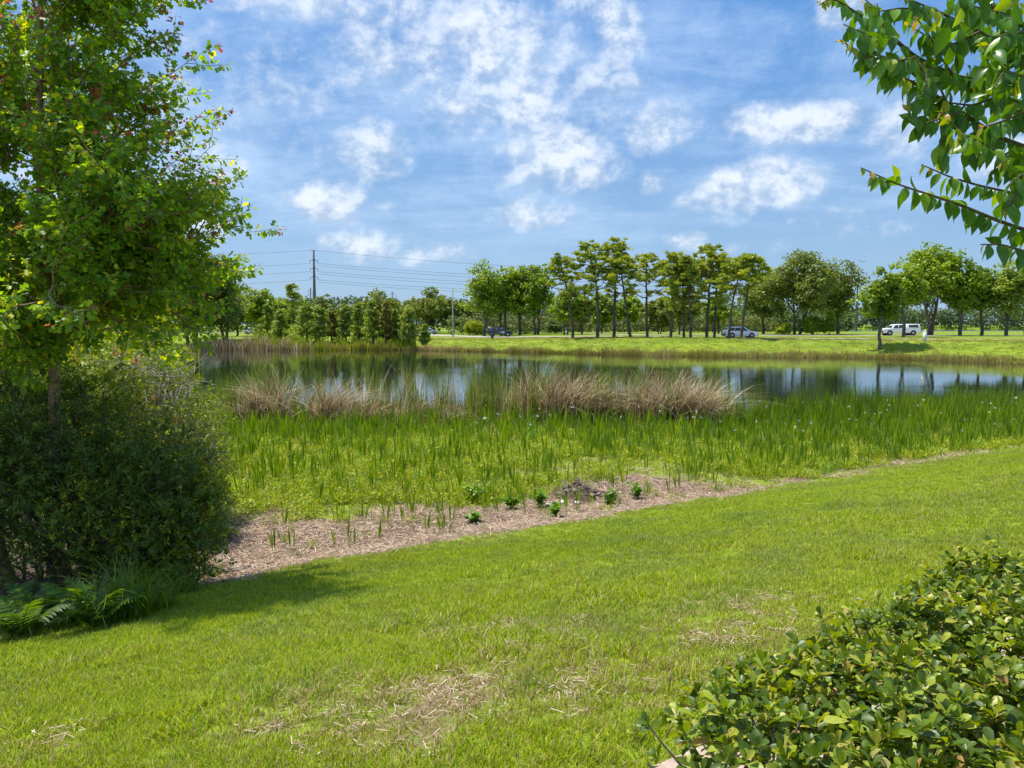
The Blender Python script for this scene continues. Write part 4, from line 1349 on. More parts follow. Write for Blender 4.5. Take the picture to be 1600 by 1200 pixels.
GB = 'broad-leaved trees behind the road'
rt = [  # name, label, px, D, top, width, mat, trunk frac, stems, density
    ('sweetgum_tree', 'yellow-green tree with a narrow high top, behind the dark truck', 757, 163, 414, 62, 'sweetgum', .27, 1, 1.0),
    ('sweetgum_tree', 'bright green tree just right of the dark truck', 786, 166, 421, 48, 'sweetgum', .22, 2, 1.0),
    ('sweetgum_tree', 'pointed bright tree in the middle of the group behind the road', 812, 168, 413, 46, 'sweetgum', .22, 1, 1.0),
    ('sweetgum_tree', 'fan-shaped tree at the right end of the group by the dark truck', 838, 165, 417, 50, 'sweetgum', .24, 2, 1.0),
    ('broadleaf_tree', 'rounded bright green tree left of the leftmost tall pine', 884, 150, 449, 52, 'sweetgum', .25, 2, 1.0),
    ('broadleaf_tree', 'dark rounded tree seen between the first two tall pines', 909, 152, 452, 46, 'oak', .22, 1, 1.0),
    ('broadleaf_tree', 'pale green tree seen between the second and tallest pines', 940, 158, 460, 50, 'sweetgum', .2, 1, .9),
    ('broadleaf_tree', 'green tree seen under the curved slender pine', 982, 158, 462, 54, 'sweetgum', .2, 1, .9),
    ('broadleaf_tree', 'low dark tree below the flat-topped pine', 1030, 146, 470, 56, 'oak', .2, 2, .9),
    ('broadleaf_tree', 'shaded tree filling the space below the bushy pine', 1060, 140, 458, 56, 'oak', .24, 1, .9),
    ('broadleaf_tree', 'bright low tree under the broad high-crowned pine', 1122, 150, 462, 60, 'sweetgum', .2, 1, .9),
    ('oak_tree', 'huge spreading oak with a dark double trunk behind the white car', 1244, 142, 396, 136, 'oak', .20, 2, 2.0),
    ('oak_tree', 'drooping right wing oak merging with the huge spreading oak', 1308, 150, 411, 62, 'oak', .12, 1, 1.2),
    ('oak_tree', 'dusky oak between the leaning pines and the huge oak', 1192, 150, 425, 58, 'oak', .2, 1, 1.0),
    ('maple_tree', 'small foreground tree on the slope, left of the white pickup', 1374, 92, 426, 68, 'sweetgum', .36, 1, 1.0),
    ('broadleaf_tree', 'leafy tree whose trunk crosses the white pickup', 1410, 118, 412, 60, 'sweetgum', .28, 1, 1.0),
    ('broadleaf_tree', 'tallest domed tree on the right, behind the white marker post', 1453, 132, 384, 92, 'sweetgum', .28, 2, 1.6),
    ('broadleaf_tree', 'round green tree right of the tallest domed tree', 1499, 130, 407, 56, 'sweetgum', .30, 1, 1.1),
    ('broadleaf_tree', 'narrow tree with a dark straight trunk, third from the right edge', 1530, 132, 415, 46, 'sweetgum', .30, 1, 1.0),
    ('broadleaf_tree', 'pale loose tree second from the right edge', 1572, 130, 412, 56, 'cypress', .26, 1, 1.0),
    ('broadleaf_tree', 'tree cut by the right edge of the picture', 1606, 130, 404, 60, 'cypress', .26, 1, 1.0),
    ('oak_tree', 'round dark oak behind the silver hatchback', 674, 205, 452, 84, 'oak', .12, 2, 1.3),
    ('oak_tree', 'broad rounded oak left of the round dark oak on the far shore', 590, 190, 456, 104, 'oak', .10, 2, 1.4),
    ('oak_tree', 'low rounded oak behind the tall transmission pole', 506, 190, 463, 86, 'oak', .10, 2, 1.2),
    ('broadleaf_tree', 'dusky tree behind the street lamp', 722, 210, 474, 50, 'oak', .10, 1, 1.0),
    ('broadleaf_tree', 'dark tree on the left shore above the parked white car', 352, 126, 408, 70, 'oak', .10, 2, 1.2),
    ('broadleaf_tree', 'rounded tree rising behind the maple on the left', 300, 122, 392, 125, 'oak', .08, 2, 1.5),
    ('broadleaf_tree', 'bright loose tree right above the parked white car', 408, 135, 452, 50, 'sweetgum', .18, 1, 1.0),
    ('broadleaf_tree', 'deep shadowed tree beside the parked white car', 372, 160, 446, 56, 'oak', .10, 1, 1.0),
    ('broadleaf_tree', 'small rounded tree left of the lone narrow pine', 436, 160, 470, 44, 'cypress', .15, 1, 1.0),
]
for i, (nm, lab, px, D, ty, w, mt, tf, st, de) in enumerate(rt):
    tp = {'sweetgum': .35}.get(mt, 0.0)
    dxx = {1244: 8, 1499: 2}.get(px, 0)
    round_tree(nm, lab, px, D, ty, w, M[mt], M['bark_grey'], 200 + i, tf, st, de, GB, 0.30 * (D / 120) ** 0.5, dx=dxx, lump=1.6 if w > 80 else 1.0, taper=tp)

GC = 'young cypress trees on the left far shore'
ct = [(480, 122, 476, 30, 'cypress', 'wide young cypress at the left end of the shore row'),
      (500, 120, 482, 26, 'cypress', 'young cypress second from the left of the shore row'),
      (519, 122, 488, 22, 'cypress_gold', 'small golden green cypress low in the shore row'),
      (541, 121, 480, 24, 'cypress', 'grey green cypress in the middle of the shore row'),
      (561, 120, 476, 26, 'cypress', 'dark cypress with two close trunks in the shore row'),
      (583, 118, 472, 28, 'cypress', 'tall bright cypress with a stout dark trunk in the shore row'),
      (604, 117, 474, 26, 'cypress_gold', 'cypress with a yellow top beside the tall bright one'),
      (618, 118, 486, 20, 'cypress', 'thin cypress between the yellow-topped and the lone shore cypress'),
      (639, 116, 480, 28, 'cypress', 'lone cypress at the edge of the open bank'),
      (664, 115, 508, 12, 'cypress', 'shortest cypress, standing in front of the silver hatchback'),
      (440, 121, 486, 30, 'cypress', 'bushy cypress over the brown far reeds'),
      (420, 125, 478, 28, 'cypress', 'cypress nearest the parked white car')]
for i, (px, D, ty, w, mt, lab) in enumerate(ct):
    cone_tree(lab, px, D, ty, w, 300 + i, mt, GC, 0.2, 0.22, 0.55)

GS = 'rounded shrubs beside the huge oak'
bush('shrub', 'low lime-green ball shrub left of the double oak trunk', 1224, 139, 503, 27, 'lime', 401, 0.2, GS)
bush('shrub', 'tall lime-green rounded shrub right of the double oak trunk', 1270, 140, 491, 38, 'sweetgum', 402, 0.2, GS)
bush('shrub', 'pointed bright shrub beside the tall lime-green rounded shrub', 1295, 138, 486, 24, 'sweetgum', 403, 0.2, GS, True)
bush('shrub', 'lime-green bush behind the parked dark truck', 740, 172, 499, 36, 'lime', 404, 0.24)
bush('shrub', 'dark blue-green bush left of the leftmost tall pine', 866, 172, 499, 30, 'woods', 405, 0.24)

# scrub band behind the road and the far woods
def band(name, px0, px1, D0, D1, top0, top1, n, mat, leaf, rad, seed, bottom=0.0, per=20):
    r = np.random.default_rng(seed)
    g = Geo()
    px = px0 + (px1 - px0) * r.random(n); D = D0 + (D1 - D0) * r.random(n)
    x = (px - 800) / F * D
    ty = top0 + (top1 - top0) * fbm(px * 0.03, px * 0 + seed, seed)
    zt = EYE[2] + (505 - ty) / F * D
    zb = np.maximum(terrain(x, D), 0)
    z = zb + (zt - zb) * (bottom + (1 - bottom) * r.random(n) ** 0.8)
    clump_leaves(g, np.column_stack([x, D, z]), np.full(n, rad), per, leaf, CARD, 0.8, 0.5, rng=r)
    o = link(name, g.mesh(name, M[mat]))
    o['kind'] = 'stuff'


band('scrub_hedgerow', 700, 1210, 178, 186, 500, 486, 700, 'scrub', 0.36, 1.0, 501)
band('far_woods', -200, 770, 225, 245, 482, 462, 1500, 'woods', 0.55, 1.9, 502)
band('far_woods', 760, 1230, 240, 262, 490, 462, 1300, 'woods', 0.55, 1.9, 503)
band('far_lake_woods', 1090, 1850, 436, 462, 492, 474, 1500, 'woods', 0.9, 3.2, 504)
band('far_woods', 1130, 1330, 195, 205, 500, 478, 420, 'woods', 0.45, 1.5, 505)
band('shore_shrubs', 395, 640, 122, 136, 517, 503, 260, 'cypress', 0.22, 0.7, 508, per=30)
band('left_bank_scrub', -120, 262, 26, 100, 500, 455, 1100, 'brush', 0.22, 0.7, 506, per=30)
band('left_bank_scrub', 120, 285, 16, 60, 590, 540, 500, 'brush', 0.16, 0.4, 507, per=30)

# ---------------------------------------------------------------- vehicles
def vehicle(name, label, cat, px, D, heading, L, H, W, paint, prof, wheels, windows, lift=0.0, group=None, cargo=None):
    """prof: stations (x, z_low, z_belt, z_roof, roof half width fraction) from front (+x) to back"""
    base = at(px, D)
    base[2] = float(terrain(base[0], base[1])) + 0.06
    root = thing(name, label, cat, base, group)
    root.rotation_euler = (0, 0, heading)
    g = Geo()
    rows = []
    for (x, zl, zb, zr, wf) in prof:
        hw = W / 2 * (0.88 if (x in (prof[0][0], prof[-1][0])) else 1.0)
        rows.append([(x, -hw * .94, zl), (x, -hw, zl + 0.18), (x, -hw, zb - .08), (x, -hw * .97, zb), (x, -hw * wf, zr - 0.04), (x, -hw * wf * .86, zr),
                     (x, hw * wf * .86, zr), (x, hw * wf, zr - 0.04), (x, hw * .97, zb), (x, hw, zb - .08), (x, hw, zl + 0.18), (x, hw * .94, zl)])
    k = 12
    V = np.array(rows).reshape(-1, 3)
    Q = []
    for i in range(len(rows) - 1):
        for j in range(k):
            Q.append((i * k + j, i * k + (j + 1) % k, (i + 1) * k + (j + 1) % k, (i + 1) * k + j))
    g.add(V, None, Q)
    n = len(rows)
    for e in (0, n - 1):
        idx = [e * k + j for j in range(k)]
        T = [(idx[0], idx[j], idx[j + 1]) for j in range(1, k - 1)]
        g.T.append(np.array(T))
    me = g.mesh('body', paint, None, False)
    link('body', me, root)
    # windows: (x0b, x1b, x0t, x1t) side panes, z range given by belt/roof
    for (xb0, xb1, xt0, xt1, zb, zt, wb, wt) in windows['side']:
        for sgn in (-1, 1):
            q = Geo()
            a = [(xb0, sgn * (wb + .012), zb), (xb1, sgn * (wb + .012), zb), (xt1, sgn * (wt + .012), zt), (xt0, sgn * (wt + .012), zt)]
            b = [(p[0], p[1] - sgn * 0.03, p[2]) for p in a]
            q.add(np.array(a + b), None, [(0, 1, 2, 3), (7, 6, 5, 4), (0, 4, 5, 1), (1, 5, 6, 2), (2, 6, 7, 3), (3, 7, 4, 0)])
            link('window', q.mesh('window', M['glass']), root)
    for nm, (xb, zb, xt, zt, wb, wt, off) in windows['ends'].items():
        q = Geo()
        a = [(xb + off, -wb, zb), (xb + off, wb, zb), (xt + off, wt, zt), (xt + off, -wt, zt)]
        b = [(p[0] - off * 2, p[1], p[2] - 0.01) for p in a]
        q.add(np.array(a + b), None, [(0, 1, 2, 3), (7, 6, 5, 4), (0, 4, 5, 1), (1, 5, 6, 2), (2, 6, 7, 3), (3, 7, 4, 0)])
        link(nm, q.mesh(nm, M['glass']), root)
    wr, wx = wheels
    for x in wx:
        for sgn in (-1, 1):
            an = np.linspace(0, 2 * np.pi, 21)[:-1]
            def disc(r0, r1, y0, y1, m, nm):
                q = Geo()
                A = np.column_stack([x + np.cos(an) * r1, np.full(20, y0), wr + np.sin(an) * r1])
                B = np.column_stack([x + np.cos(an) * r1, np.full(20, y1), wr + np.sin(an) * r1])
                Vv = np.vstack([A, B, [(x, y0, wr)], [(x, y1, wr)]])
                Qq = [(i, (i + 1) % 20, 20 + (i + 1) % 20, 20 + i) for i in range(20)]
                Tt = [(40, (i + 1) % 20, i) for i in range(20)] + [(41, 20 + i, 20 + (i + 1) % 20) for i in range(20)]
                q.add(Vv, Tt, Qq)
                return q.mesh(nm, m)
            wy = sgn * (W / 2)
            link('wheel_arch', disc(0, wr * 1.2, wy - sgn * .3, wy + sgn * .004, M['black_plastic'], 'wheel_arch'), root)
            wh = link('wheel', disc(0, wr, wy - sgn * .22, wy + sgn * .02, M['rubber'], 'tyre'), root)
            link('rim', disc(0, wr * .62, wy - sgn * .1, wy + sgn * .03, M['rim'], 'rim'), wh)
    xf, xr = prof[0][0], prof[-1][0]
    zf = prof[0][2]
    for sgn in (-1, 1):
        q = Geo(); box(q, (xf - 0.04, sgn * W * .36, zf - .10), (0.16, W * .2, 0.16)); link('headlight', q.mesh('headlight', M['lamp_glass']), root)
        q = Geo(); box(q, (xr + 0.02, sgn * W * .40, prof[-1][2] - .16), (0.08, W * .12, 0.3)); link('taillight', q.mesh('taillight', M['lamp_red']), root)
        q = Geo(); box(q, (windows['mirror'][0], sgn * (W / 2 + .09), windows['mirror'][1]), (0.12, .18, 0.13)); link('mirror', q.mesh('mirror', paint), root)
    for nm, xx in (('front_bumper', xf), ('rear_bumper', xr)):
        q = Geo(); box(q, (xx, 0, prof[0][1] + .14), (0.14, W * .9, 0.2)); link(nm, q.mesh(nm, M['black_plastic']), root)
    for nm, xx in (('front_door', windows['mirror'][0] - .75), ('rear_door', windows['mirror'][0] - 1.6)):
        for sgn in (-1, 1):
            q = Geo(); box(q, (xx, sgn * (W / 2 + .01), windows['mirror'][1] - .22), (0.16, .03, 0.03)); link('door_handle', q.mesh('door_handle', M['rim'] if paint != M['paint_white'] else M['paint_white']), root)
    if cargo: cargo(root)
    return root


def suv_windows(W, roofw=.78):
    hb, ht = W / 2 * .97, W / 2 * roofw
    return {'side': [(0.95, 0.02, 0.42, 0.02, .98, 1.40, hb * .985, ht * 1.04), (-0.06, -0.95, -0.06, -0.85, .98, 1.42, hb * .985, ht * 1.03), (-1.03, -1.85, -0.93, -1.55, 1.0, 1.40, hb * .985, ht * 1.05)],
            'ends': {'windscreen': (1.28, .98, .52, 1.46, W * .42, W * .35, .03), 'rear_window': (-2.10, 1.02, -1.85, 1.44, W * .40, W * .34, -.04)},
            'mirror': (0.98, 1.02)}


SUVP = [(2.28, .30, .70, .72, .90), (2.18, .22, .80, .84, .88), (1.30, .22, .95, .99, .86), (.50, .22, .97, 1.50, .76), (-.4, .22, .97, 1.56, .76), (-1.75, .22, .99, 1.50, .76), (-2.15, .25, .98, 1.05, .88), (-2.30, .32, .80, .86, .90)]
vehicle('parked_suv', 'white estate-like car facing right behind two leaning pines', 'car', 1155, 108, 0.03, 4.6, 1.55, 1.85, M['paint_white'], SUVP, (.34, (1.42, -1.35)), suv_windows(1.85))
vehicle('hatchback', 'silver-green hatchback on the far road behind the shortest cypress', 'car', 670, 184, 0.05, 4.3, 1.5, 1.8, M['paint_silver'], [(a * .95, b, c, d, e) for a, b, c, d, e in SUVP], (.33, (1.35, -1.3)), suv_windows(1.8))
vehicle('parked_car', 'small white car parked at the far left behind the shore trees', 'car', 396, 190, 0.0, 4.3, 1.5, 1.8, M['paint_white'], [(a * .95, b, c, d, e) for a, b, c, d, e in SUVP], (.33, (1.35, -1.3)), suv_windows(1.8))
TRP = [(2.45, .45, .98, 1.00, .92), (2.35, .38, 1.05, 1.10, .9), (1.25, .38, 1.15, 1.19, .88), (.62, .38, 1.16, 1.78, .78), (-.9, .38, 1.16, 1.82, .78), (-2.3, .38, 1.16, 1.80, .80), (-2.42, .42, 1.12, 1.75, .80)]
tw = {'side': [(0.98, 0.05, 0.52, 0.05, 1.19, 1.66, .885, .76), (-0.03, -.95, -.03, -.9, 1.19, 1.68, .885, .76), (-1.05, -2.2, -1.0, -2.15, 1.19, 1.68, .885, .76)],
      'ends': {'windscreen': (1.24, 1.19, .64, 1.73, .75, .66, .03), 'rear_window': (-2.39, 1.2, -2.33, 1.68, .7, .64, -.05)}, 'mirror': (1.0, 1.25)}
def truck_extras(root):
    q = Geo(); box(q, (.1, -.915, .86), (.34, .02, .24)); box(q, (.62, -.915, .86), (.5, .02, .24))
    link('door_panel', q.mesh('door_panel', M['paint_white']), root)
    q = Geo(); box(q, (2.5, 0, .82), (.05, 1.2, .22)); link('grille', q.mesh('grille', M['rim']), root)
    q = Geo()
    for yy in (-.6, .6): tube(q, [(-2.1, yy, 1.88), (.3, yy, 1.88)], .025, 5)
    for xx in (-1.9, -1.0, .1): tube(q, [(xx, -.6, 1.87), (xx, .6, 1.87)], .02, 5)
    link('roof_rack', q.mesh('roof_rack', M['black_plastic']), root)
vehicle('dark_truck', 'dark navy off-road truck with pale door patches on the far road', 'truck', 781, 150, 0.06, 4.9, 1.85, 1.85, M['paint_navy'], TRP, (.40, (1.55, -1.5)), tw, cargo=truck_extras)
PKP = [(3.1, .45, 1.00, 1.02, .92), (3.0, .38, 1.08, 1.12, .9), (1.85, .38, 1.17, 1.21, .88), (1.15, .38, 1.18, 1.82, .78), (.1, .38, 1.18, 1.88, .78), (-.85, .38, 1.18, 1.86, .78),
       (-.90, .38, 1.18, 1.90, .84), (-2.9, .38, 1.18, 1.90, .84), (-3.05, .42, 1.16, 1.60, .86), (-3.1, .42, 1.10, 1.14, .9)]
pw = {'side': [(1.6, .65, 1.1, .65, 1.22, 1.72, .93, .80), (.55, -.35, .55, -.3, 1.22, 1.74, .93, .79), (-1.1, -2.7, -1.05, -2.6, 1.30, 1.76, .93, .83)],
      'ends': {'windscreen': (1.84, 1.21, 1.17, 1.77, .8, .7, .03), 'rear_window': (-3.09, 1.2, -3.0, 1.62, .8, .76, -.04)}, 'mirror': (1.65, 1.28)}
vehicle('pickup_truck', 'white pickup with a covered bed facing left under the right-hand trees', 'truck', 1404, 129, math.pi, 6.2, 1.9, 1.92, M['paint_white'], PKP, (.40, (2.05, -1.85)), pw)

# ---------------------------------------------------------------- poles, wires, posts
def pole_top(px, D, y): return P(px, y, D)


def transmission_pole(label, px, D, top_y, arm_ys, arm_len, r0, both=True, group=None):
    top = P(px, top_y, D)
    base = np.array([top[0], D, float(terrain(top[0], D))])
    root = thing('transmission_pole', label, 'power pole', base, group)
    g = Geo()
    H = top[2] - base[2]
    tube(g, [(0, 0, -0.5), (0, 0, H * .5), (0, 0, H)], [r0, r0 * .75, r0 * .45], 10)
    link('pole', g.mesh('pole', M['steel'], None, True), root)
    ends = []
    for ay in arm_ys:
        z = P(px, ay, D)[2] - base[2]
        for sgn in ((-1, 1) if both else (1,)):
            g = Geo()
            e = (sgn * arm_len, 0, z + arm_len * .18)
            tube(g, [(0, 0, z + arm_len * .75), (sgn * arm_len * .45, 0, z + arm_len * .22), e], [.14, .11, .07], 6)
            a = link('crossarm', g.mesh('crossarm', M['steel']), root)
            g = Geo()
            tube(g, [e, (e[0], 0, e[2] - .5), (e[0] - sgn * .1, 0, e[2] - 1.1)], [.09, .12, .06], 6)
            link('insulator', g.mesh('insulator', M['insulator']), a)
            ends.append(base + np.array([e[0] - sgn * .1, 0, e[2] - 1.1]))
    g = Geo(); tube(g, [(-1.0, 0, H - .15), (1.0, 0, H - .1)], .08, 5); link('top_bar', g.mesh('top_bar', M['steel']), root)
    return root, ends, base + np.array([0, 0, H])


t1, e1, top1 = transmission_pole('tall dark transmission pole with three pairs of curved arms', 490, 300, 391, [408, 421, 434], 1.5, 0.75)
t2, e2, top2 = transmission_pole('dark transmission pole with long arms behind the huge oak', 1341, 330, 418, [428, 436, 444], 3.6, 0.5, False)
t3, e3, top3 = transmission_pole('short distant pole just left of the tall transmission pole', 485, 420, 450, [455, 460], 1.2, 0.5)
t4, e4, top4 = transmission_pole('distant slim pole showing between the oak and the left pines', 613, 420, 456, [460], 1.2, 0.4)


def wires(label, pairs, r=0.05):
    root = thing('power_lines', label, 'power line', pairs[0][0])
    o0 = np.asarray(pairs[0][0])
    for a, b, sag in pairs:
        a, b = np.asarray(a), np.asarray(b)
        t = np.linspace(0, 1, 26)[:, None]
        p = a * (1 - t) + b * t
        p[:, 2] -= (4 * sag * t * (1 - t))[:, 0]
        g = Geo(); tube(g, p - o0, r, 4, cap=False)
        link('wire', g.mesh('wire', M['wire']), root)


LEFTPT = lambda y: P(-160, y, 300)
prs = [(top1, top2 + [0, 0, -.1], 4.2), (top1, LEFTPT(392), 2.5)]
for k in range(3):
    tgt = e2[k]
    prs.append((e1[2 * k + 1], tgt, 4.0)); prs.append((e1[2 * k + 1] + [0.2, 0, -0.9], tgt + [0, 0, -0.7], 4.4))
    prs.append((e1[2 * k], LEFTPT([407, 419, 433][k] + 6), 2.5))
    prs.append((tgt, P(2000, [470, 480, 490][k], 360), 4.5))
wires('dark power lines strung from the tall transmission pole across the sky', prs)

# street lamp
base = at(708, 152)
root = thing('street_lamp', 'slim grey street lamp with one short arm on the far road verge', 'street lamp', base)
g = Geo(); H = P(708, 451, 152)[2] - base[2]
tube(g, [(0, 0, -.2), (0, 0, H)], [.15, .09], 8); link('pole', g.mesh('pole', M['galv'], None, True), root)
g = Geo(); tube(g, [(0, 0, H - .2), (.5, 0, H - .02), (.9, 0, H)], .05, 6); link('arm', g.mesh('arm', M['galv']), root)
g = Geo(); box(g, (1.15, 0, H), (.7, .3, .14), 0, 0, .7); link('lamp_head', g.mesh('lamp_head', M['galv']), root)

base = at(1444, 92)
root = thing('marker_post', 'white square marker post standing in the grass by the white pickup', 'post', base)
g = Geo(); box(g, (0, 0, .6), (.3, .3, 1.3)); link('post', g.mesh('post', M['white_post']), root)
g = Geo(); box(g, (0, 0, 1.32), (.36, .36, .14), 0, 0, .4); link('cap', g.mesh('cap', M['white_post']), root)
for px, D, h, lab in [(769, 128, .95, 'dark short stump in the grass below the dark truck'), (669, 133, .85, 'dark short stump in the grass below the silver hatchback')]:
    base = at(px, D)
    g = Geo(); tube(g, [(0, 0, -.2), (.05, 0, h * .5), (-.03, 0, h)], [.16, .24, .20], 7)
    o = link('tree_stump', g.mesh('tree_stump', M['dark_post']), None, base)
    o['label'] = lab; o['category'] = 'stump'
# bird
p = P(1347, 409, 120)
g = Geo()
tube(g, [(-.28, 0, 0), (-.1, 0, .02), (.12, 0, .03), (.26, 0, .02)], [.02, .07, .07, .02], 6)
g.add(np.array([(-.08, 0, .04), (.1, 0, .04), (.05, .35, .16), (-.1, .62, .08), (-.05, .62, .07)]), [(0, 1, 2), (0, 2, 3), (2, 4, 3)])
g.add(np.array([(-.08, 0, .04), (.1, 0, .04), (.05, -.35, .16), (-.1, -.62, .08), (-.05, -.62, .07)]), [(0, 2, 1), (0, 3, 2), (2, 3, 4)])
o = link('bird', g.mesh('bird', M['bird']), None, p); o.rotation_euler = (0.2, 0, 0.9)
o['label'] = 'small dark bird flying above the pole right of the huge oak'; o['category'] = 'bird'


# ---------------------------------------------------------------- debris pile and weeds near the lawn
def rock_mesh(name, mat, seed, flat=0.6):
    r = np.random.default_rng(seed)
    n1, n2 = 6, 8
    V = [(0, 0, -.5 * flat)]
    for i in range(1, n1):
        a = math.pi * i / n1
        for j in range(n2):
            b = 2 * math.pi * j / n2
            k = .5 * (0.8 + 0.4 * r.random())
            V.append((math.sin(a) * math.cos(b) * k, math.sin(a) * math.sin(b) * k, -math.cos(a) * k * flat))
    V.append((0, 0, .5 * flat))
    T, Q = [], []
    for j in range(n2):
        T.append((0, 1 + (j + 1) % n2, 1 + j))
        T.append((len(V) - 1, 1 + (n1 - 2) * n2 + j, 1 + (n1 - 2) * n2 + (j + 1) % n2))
    for i in range(n1 - 2):
        for j in range(n2):
            Q.append((1 + i * n2 + j, 1 + i * n2 + (j + 1) % n2, 1 + (i + 1) * n2 + (j + 1) % n2, 1 + (i + 1) * n2 + j))
    g = Geo(); g.add(np.array(V), T, Q)
    return g.mesh(name, mat)


pc = G(903, 775)
pile = thing('debris_pile', 'small heap of broken stones, bark and dead sticks on the dry mulch', 'debris pile', pc)
g = Geo()
r = np.random.default_rng(5)
nr, na = 9, 26
V, Q = [], []
for i in range(nr):
    q = i / (nr - 1)
    for j in range(na):
        a = 2 * math.pi * j / na
        rr = q * (0.62 + 0.16 * math.sin(3 * a) + r.normal() * .03)
        z = 0.30 * (1 - q) ** 1.1 * (1 + r.normal() * .18) - 0.02 + (0.02 * r.normal())
        V.append((rr * math.cos(a), rr * math.sin(a) * .8, z))
for i in range(nr - 1):
    for j in range(na):
        Q.append((i * na + j, (i + 1) * na + j, (i + 1) * na + (j + 1) % na, i * na + (j + 1) % na))
g.add(np.array(V), None, Q)
link('mulch_heap', g.mesh('mulch_heap', M['mulch']), pile)
rocks = [rock_mesh('stone', M['stone'], k, .5) for k in range(4)]
for i in range(80):
    a, q = r.random() * 6.283, r.random() ** .7
    z = .30 * (1 - q) + .02
    o = link('stone', rocks[i % 4], pile, (q * .5 * math.cos(a), q * .4 * math.sin(a) - .03, z))
    s = .035 + .07 * r.random() ** 1.5
    o.scale = (s * 1.3, s, s * .8); o.rotation_euler = (r.normal() * .6, r.normal() * .6, r.random() * 6)
for i in range(48):
    a = r.random() * 6.283
    q = r.random() * .5
    st = np.array([q * math.cos(a), q * math.sin(a) * .8, .27 * (1 - q * 1.8) + .02])
    d = unit(np.array([r.normal(), r.normal(), .35 + r.random() * .5]))
    g = Geo(); tube(g, [st, st + d * .1 + r.normal(size=3) * .01, st + d * (.16 + .2 * r.random())], [.007, .005, .002], 4)
    link('stick', g.mesh('stick', M['deadwood']), pile)
for i, (px, py, s, lab) in enumerate([(880, 786, .13, 'whitish flat stone at the foot of the debris pile'), (902, 787, .12, 'pale stone right in front of the debris pile'),
                                      (857, 790, .12, 'small pale stone between the two leafy weeds'), (796, 775, .07, 'tiny pale stone left of the weeds')]):
    c = G(px, py)
    o = link('loose_stone', rock_mesh('loose_stone', M['stone_white'], 20 + i, .45), None, c + [0, 0, .02])
    o.scale = (s * 1.3, s, s); o.rotation_euler = (.2, .1, i)
    o['label'] = lab; o['category'] = 'stone'; o['group'] = 'pale stones by the debris pile'


def weed(label, px, py, h, w, seed):
    r = np.random.default_rng(seed)
    c = G(px, py)
    root = thing('leafy_weed', label, 'weed', c, 'leafy weeds on the dry strip')
    gs, gl = Geo(), Geo()
    for k in range(7):
        a = r.random() * 6.283
        tip = np.array([math.cos(a) * w * r.random(), math.sin(a) * w * r.random(), h * (.6 + .4 * r.random())])
        pth = limb_path([0, 0, -.02], tip, r, .06, 5)
        tube(gs, pth, np.linspace(.006, .003, 5), 4)
        n = 14
        t = .25 + .75 * r.random(n)
        pos = np.array([[np.interp(tt, np.linspace(0, 1, 5), pth[:, q]) for q in range(3)] for tt in t])
        d = rand_dirs(n, r); d[:, 2] = .3 + .5 * np.abs(d[:, 2])
        stamp(gl, LEAF_OVATE, pos, frames(d, np.tile([0, 0, 1.], (n, 1)) + rand_dirs(n, r) * .4), .10 * (.7 + .6 * r.random(n)), r.random(n) * .9)
    link('stems', gs.mesh('stems', M['weed']), root)
    link('leaves', gl.mesh('leaves', M['weed']), root)


weed('bushy bright weed left of the debris pile, on the left', 798, 795, .22, .16, 1)
weed('tall bushy bright weed nearest the left of the debris pile', 843, 793, .34, .16, 2)
weed('low bright weed in front of the pale stones', 868, 808, .26, .15, 3)
weed('narrow weed just right of the debris pile', 954, 792, .34, .12, 4)
weed('bright spiky weed right of the narrow weed', 995, 780, .34, .18, 5)
weed('large dark weed clump left of the mulch patch', 742, 785, .42, .3, 6)
weed('broad weed tuft on the lawn side of the mulch patch', 742, 815, .18, .25, 7)

# ---------------------------------------------------------------- the leaf parts: the largest as single objects, the rest joined
def leaf_parts(root, base, tmpl, pos, R, size, tint, mat, single_n, name='leaf', want=None, score=None, rest_name='leaves', extra_mats=None):
    """the single_n leaves that show largest become objects, the others one stuff part"""
    n = len(pos)
    u, v = proj(pos)
    d = np.linalg.norm(pos - EYE, axis=1)
    sc = size[:, 0] / d if size.ndim == 2 else size / d
    if score is not None: sc = sc * score
    ok = (u > 10) & (u < 1590) & (v > 5) & (v < 1190)
    sc = np.where(ok, sc, -1)
    idx = np.argsort(-sc)[:single_n]
    idx = idx[sc[idx] > 0]
    protos = []
    for k in range(5):
        g = Geo()
        Vt = np.array(tmpl[0], float)
        rr = np.random.default_rng(900 + k)
        Vt = Vt * [1 + rr.normal() * .12, 1, 1 + rr.normal() * .5]
        g.add(Vt, tmpl[1], None, 0.0)
        protos.append(g.mesh(name, mat))
    for q, i in enumerate(idx):
        o = bpy.data.objects.new(name, protos[q % 5])
        COL.objects.link(o)
        o.parent = root
        s_ = size[i] if size.ndim == 2 else (size[i],) * 3
        Mx = Matrix.Translation(Vector(pos[i] - base)) @ Matrix([list(row) for row in R[i]]).to_4x4() @ Matrix.Diagonal((*[float(c) for c in s_], 1))
        o.matrix_local = Mx
    mask = np.ones(n, bool); mask[idx] = False
    g = Geo()
    stamp(g, tmpl, pos[mask], R[mask], size[mask], tint[mask])
    o = link(rest_name, g.mesh(rest_name, mat, base), root)
    o['kind'] = 'stuff'


# ---------------------------------------------------------------- hedge
hb = np.array([1.9, 1.7, 2.3])
hedge = thing('hedge', 'clipped broad-leaved evergreen hedge along the walk at the lower right', 'hedge', hb)
E0, E1 = np.array([0.24, 1.84]), np.array([1.80, 3.14])
ed = unit(E1 - E0); en = np.array([ed[1], -ed[0]])     # towards the camera side
rh = np.random.default_rng(77)


